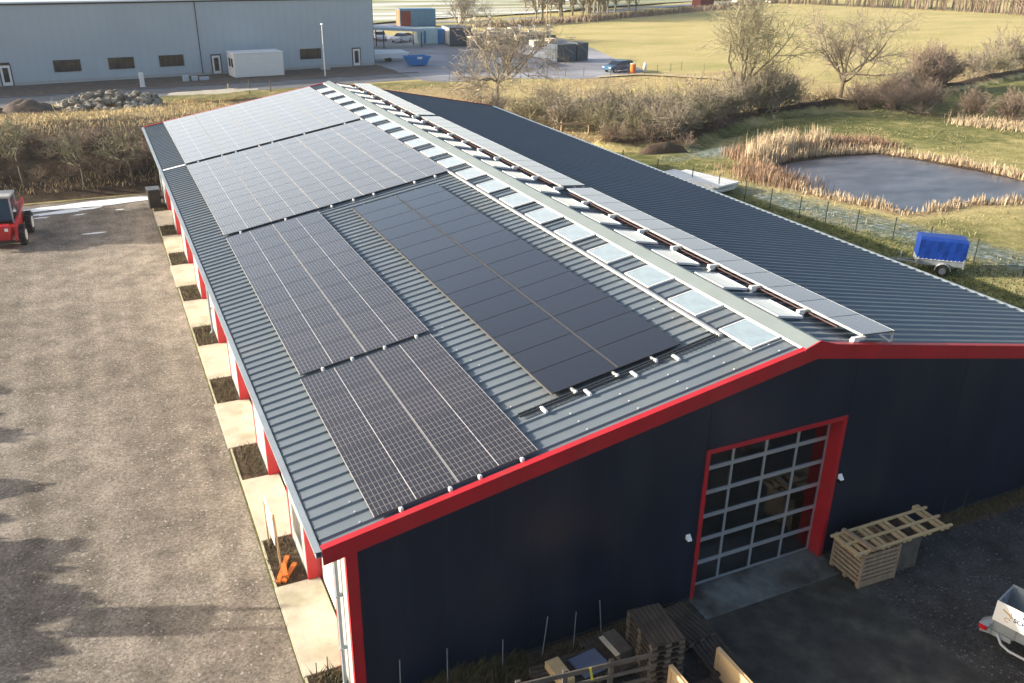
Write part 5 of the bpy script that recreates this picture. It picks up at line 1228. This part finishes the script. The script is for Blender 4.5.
mb = MB(); mb.bar((.03, -.04, 1.16), (.10, -.04, .80), .05, .01, up=(0, 1, 0)); q = mb.build('strap', M['yellow'], o, local=True)
o = empty('plywood_crate', (-4.42, -2.85, 0), 'open plywood crate with red edged sides in front of the pallet stack', 'crate')
mb = MB()
for x, s in ((-5.06, 1), (-3.80, -1)):
    mb = MB(); mb.box(x-.02, x+.02, -3.7, -2.27, .0, .74); sd_ = mb.build('side_panel', M['plyred'] if 0 else M['ply'], o)
    mb = MB(); xx = x-.045*1 if s > 0 else x+.021
    for z0, z1 in ((0, .1), (.64, .75)): mb.box(x-.045, x-.0205, -3.7, -2.36, z0, z1); mb.box(x+.0205, x+.045, -3.7, -2.36, z0, z1)
    mb.box(x-.045, x+.045, -2.359, -2.26, 0, .75); mb.build('batten', M['ply'], sd_)
    mb = MB(); mb.box(x-.05, x+.05, -2.259, -2.25, 0, .755); mb.build('edge', M['plyred'], sd_)
mb = MB(); mb.box(-5.01, -3.86, -3.7, -2.36, .02, .06); mb.build('base', M['wood_d'], o)
# slatted box pallet right of the gate
def slat_crate(x, y, w, l, h, rot, m, label, gap=True, n=7):
    o = empty('slatted_crate', (x, y, 0), label, 'crate', 'slatted crates right of the gate', rot)
    for (ax, a0, a1, c) in (('x', -w/2, w/2, -l/2), ('x', -w/2, w/2, l/2), ('y', -l/2, l/2, -w/2), ('y', -l/2, l/2, w/2)):
        mb = MB(); ph = (h-.12)/n; b = ph*(.66 if gap else .97)
        for i in range(n):
            z = .12+i*ph
            if ax == 'x': mb.box(a0+.03, a1-.03, c-.012, c+.012, z, z+b, .002)
            else: mb.box(c-.012, c+.012, a0+.03, a1-.03, z, z+b, .002)
        mb.build('slat_side', m, o, local=True)
    mb = MB()
    for sx in (-1, 1):
        for sy in (-1, 1): mb.box(sx*(w/2-.012)-.03, sx*(w/2-.012)+.03, sy*(l/2-.012)-.03, sy*(l/2-.012)+.03, 0, h)
    mb.build('corner_post', m, o, local=True)
    mb = MB(); mb.box(-w/2, w/2, -l/2, l/2, .10, .118)
    for yy in (-l/2+.05, 0, l/2-.05): mb.box(-w/2, w/2, yy-.05, yy+.05, .0, .099)
    mb.build('base', m, o, local=True); return o
slat_crate(1.92, -.92, 1.2, 1.02, 1.06, R(-2), M['wood'], 'pale slatted wooden crate standing right of the gate')
slat_crate(2.98, -.86, .78, .92, 1.03, R(-2), M['wood_g'], 'darker close boarded crate right of the pale slatted one', False, 9)
o = empty('timber_lattice', (2.62, -1.02, 1.075), 'long fresh wooden lattice frame lying on the crates right of the gate', 'lattice', rot=R(-1))
for y in (-.42, 0.0, .42): mb = MB(); mb.box(-1.66, 1.66, y-.035, y+.035, .06, .12, .005); mb.build('long_batten', M['wood_n'], o, local=True)
for x in (-1.5, -1.28, -.72, -.55, .0, .17, .70, .87, 1.33, 1.5): mb = MB(); mb.box(x-.05, x+.05, -.45, .45, 0, .058, .004); mb.build('cross_batten', M['wood_n'], o, local=True)
mb = MB(); mb.bar((-1.25, .46, .16), (-1.12, -.52, .16), .11, .08); mb.build('loose_plank', M['wood'], o, local=True)
mb = MB(); mb.box(1.25, 1.45, .44, .54, .0, .17); mb.build('end_block', M['wood_n'], o, local=True)
# thin stakes at the foot of the gable
for i, (x, y, h, dx, lab) in enumerate([(-10.54, -.3, 1.3, .02, 'thin stake before the gable nearest the barn corner'), (-9.47, -.3, 1.2, 0, 'thin stake before the gable, second from the barn corner'), (-8.16, -.3, .95, 0, 'short thin stake left of the leaning pale one'), (-7.18, -.3, 1.2, .12, 'pale leaning stake behind the wood block'),
        (-6.36, -.3, 1.08, .03, 'thin grey stake behind the blue grey board'), (-5.6, -.3, 1.2, -.12, 'thin stake leaning left beside the brown box'), (1.75, -.22, .85, 0, 'thin stake behind the pale slatted crate'), (4.6, -.3, .95, 0, 'thin dark stake before the gable right of the crates'), (5.45, -.3, .95, .02, 'second dark stake before the gable right of the crates'), (6.3, -.3, 1.0, .05, 'third dark stake before the gable right of the crates'), (-3.0, -.12, 1.4, .02, 'thin rod standing at the left foot of the gate frame')]):
    mb = MB(); mb.tube([(x, y, 0), (x+dx*.6, y, h*.6), (x+dx, y, h)], .012 if i < 6 else .009, 5); tag(mb.build('stake', M['steel'] if i < 6 else M['wood_d'], loc=(x, y, 0)), lab, 'stake', 'thin stakes along the gable')
for i, x in enumerate((-12.0, -11.75)):
    mb = MB(); mb.tube([(x, 1.18, 0), (x+.01, 1.16, .5+.08*i)], .012, 5); tag(mb.build('stake', M['wood_d'], loc=(x, 1.18, 0)), ['left short stick before the nearest door slab', 'right short stick before the nearest door slab'][i], 'stake', 'short sticks at the barn corner')

# ------------------------------------------------------------------ open trailer with lettered board, lower right
tr = math.atan2(-.96, .27)
o = empty('cage_trailer', (2.60, -4.12, 0), 'grey open metal trailer with a white lettered board at the right edge', 'trailer', rot=tr)
Lt, Wt = 3.0, .88                                    # local x along the side, local y to the far side
mb = MB(); mb.box(0, Lt, 0, Wt, .50, .54)
mb.box(0, Lt, 0, .03, .541, .88); mb.box(0, Lt, Wt-.03, Wt, .541, 1.30); mb.box(0, .03, .031, Wt-.031, .541, 1.28); mb.box(Lt-.03, Lt, .031, Wt-.031, .541, 1.2)
for x in (0.0, .5, 1.0, 1.5, 2.0, 2.5): mb.box(x+.001, x+.05, -.025, -.001, .50, .88); mb.box(x+.04, x+.10, Wt-.055, Wt-.031, .545, 1.27)
for y in (.3, .75): mb.box(.031, .055, y, y+.06, .545, 1.27)
mb.build('body', M['steel'], o, local=True)
mb = MB(); mb.box(.02, Lt-.2, -.062, -.03, .80, 1.34, .004); bd = mb.build('sign_board', M['white'], o, local=True)
mb = MB(); mb.tube([(.35, -.10, .30), (.55, -.14, .26), (2.9, -.14, .26)], .03, 8); mb.tube([(.35, -.10, .30), (.2, -.05, .48)], .03, 8); mb.build('side_guard', M['alu_dull'], o, local=True)
mb = MB(); mb.box(-.05, .5, -.02, Wt, .36, .49); mb.bar((0.05, 0, .46), (-.18, -.02, .42), .12, .14); mb.build('rear_beam', M['steel'], o, local=True)
mb = MB(); mb.box(-.20, -.02, -.14, .10, .44, .60, .03); mb.build('tail_lamp', M['lampred'], o, local=True)
mb = MB(); mb.add([(-.2, -.16, .61), (.02, -.16, .61), (.02, .25, .75), (-.2, .1, .61)], [(0, 1, 2, 3)]); mb.build('lamp_guard', M['steel'], o, local=True)
for s in (.05, Wt-.05):
    for x in (1.2, 2.0):
        mb = MB(); mb.wheel((x, s, .3), .3, .18); w = mb.build('wheel', M['rubber'], o, local=True)
def text(s, size, x, z, m):
    cu = bpy.data.curves.new('lettering', 'FONT'); cu.body = s; cu.size = size; cu.extrude = .001; cu.offset = .004
    t_ = bpy.data.objects.new('lettering', cu); COL.objects.link(t_)
    bpy.context.view_layer.update(); me = bpy.data.meshes.new_from_object(t_); bpy.data.objects.remove(t_)
    q = bpy.data.objects.new('lettering', me); COL.objects.link(q); me.materials.clear(); me.materials.append(m); q.parent = bd
    q.rotation_euler = (R(90), 0, 0); q.location = (x, -.066, z); return q
text('TIM', .12, .58, 1.16, M['navytext']); text('SCHWAN', .15, .44, 1.0, M['navytext'])
mb = MB(); mb.bar((.18, -.066, 1.20), (.42, -.066, 1.08), .03, .004, up=(0, 1, 0)); mb.bar((.36, -.066, 1.20), (.38, -.066, 1.05), .015, .004, up=(0, 1, 0))
mb.tube([(.32+.06*math.cos(a), -.066, .97+.05*math.sin(a)) for a in [.3+k*.7 for k in range(8)]], .008, 4); mb.build('emblem', M['gold'], bd, local=True)

# ------------------------------------------------------------------ unseen hedges and board off to the left, added to shade the yard
def hedge(name, L, hf, w, label, n=26000, sd=78):
    rg = random.Random(77); V = []; F = []
    for x, y in along(L, n, sd, w):
        hh = hf(x, y)*(1+.18*noise.noise(Vector((x*.5, y*.9, 1)))+.16*noise.noise(Vector((x*2, y*3.2, 4)))); z = rg.random()**.7*hh; s = .24; o_ = len(V)
        a = Vector((rg.gauss(0, 1), rg.gauss(0, 1), rg.gauss(0, 1))).normalized()*s; b = Vector((rg.gauss(0, 1), rg.gauss(0, 1), rg.gauss(0, 1))).normalized()*s
        V += [(x+a.x, y+a.y, z+a.z), (x+b.x, y+b.y, z+b.z), (x-a.x, y-a.y, z-a.z), (x-b.x, y-b.y, z-b.z)]; F.append((o_, o_+1, o_+2, o_+3))
    me = bpy.data.meshes.new(name); me.from_pydata(V, [], F); me.materials.append(M['turf']); q = bpy.data.objects.new(name, me); COL.objects.link(q); return tag(q, label, 'hedge')
hedge('added_shade_hedge', [(-25.2, -2), (-25.3, 6), (-25.6, 13), (-26.3, 22)], lambda x, y: 2.55 if y < 12.0 else 1.95+.5*math.sin(y*2.6)*math.sin(y*.9+1), .35, 'unseen evergreen hedge added left of the gravel yard to shade its edge', 70000)  # unseen hedge, its height shaped for the shade on the near gravel
hedge('added_tall_shade_hedge', [(-30, 44.6), (-30, 48.4)], lambda x, y: 6.2, .6, 'unseen tall evergreen hedge added at the far left end to shade the yard', 24000, 79)  # unseen, added so that its shadow darkens the far gravel
o = empty('added_shadow_board', (-23.2, 7.9, 0), 'unseen wooden board on two tall posts, added to cast a shadow stripe', 'sign')  # unseen board and posts, shaped for the long shadow across the yard
for s in (-1, 1): mb = MB(); mb.tube([(-23.2+s*.17, 7.9+s*.30, 0), (-23.2+s*.17, 7.9+s*.30, 3.95)], .07, 8); mb.build('post', M['wood'], o)
mb = MB()
a_ = Vector((-23.2-.24, 7.9-.46, 0)); b_ = Vector((-23.2+.24, 7.9+.46, 0)); mb.bar((a_.x, a_.y, 2.75), (b_.x, b_.y, 2.75), .04, 1.1); mb.build('board', M['wood'], o)
# ------------------------------------------------------------------ thin winter air
hz = bpy.data.materials.new('haze'); hz.use_nodes = True; t = hz.node_tree; t.nodes.remove(t.nodes['Principled BSDF'])
pv = nn(t, 'ShaderNodeVolumePrincipled'); pv.inputs['Color'].default_value = (.9, .92, .95, 1); pv.inputs['Density'].default_value = .00022; pv.inputs['Anisotropy'].default_value = .3
t.links.new(pv.outputs[0], t.nodes['Material Output'].inputs['Volume'])
mb = MB(); mb.box(-910, 910, -210, 1510, -2.2, 21); tag(mb.build('haze', hz), kind='stuff')
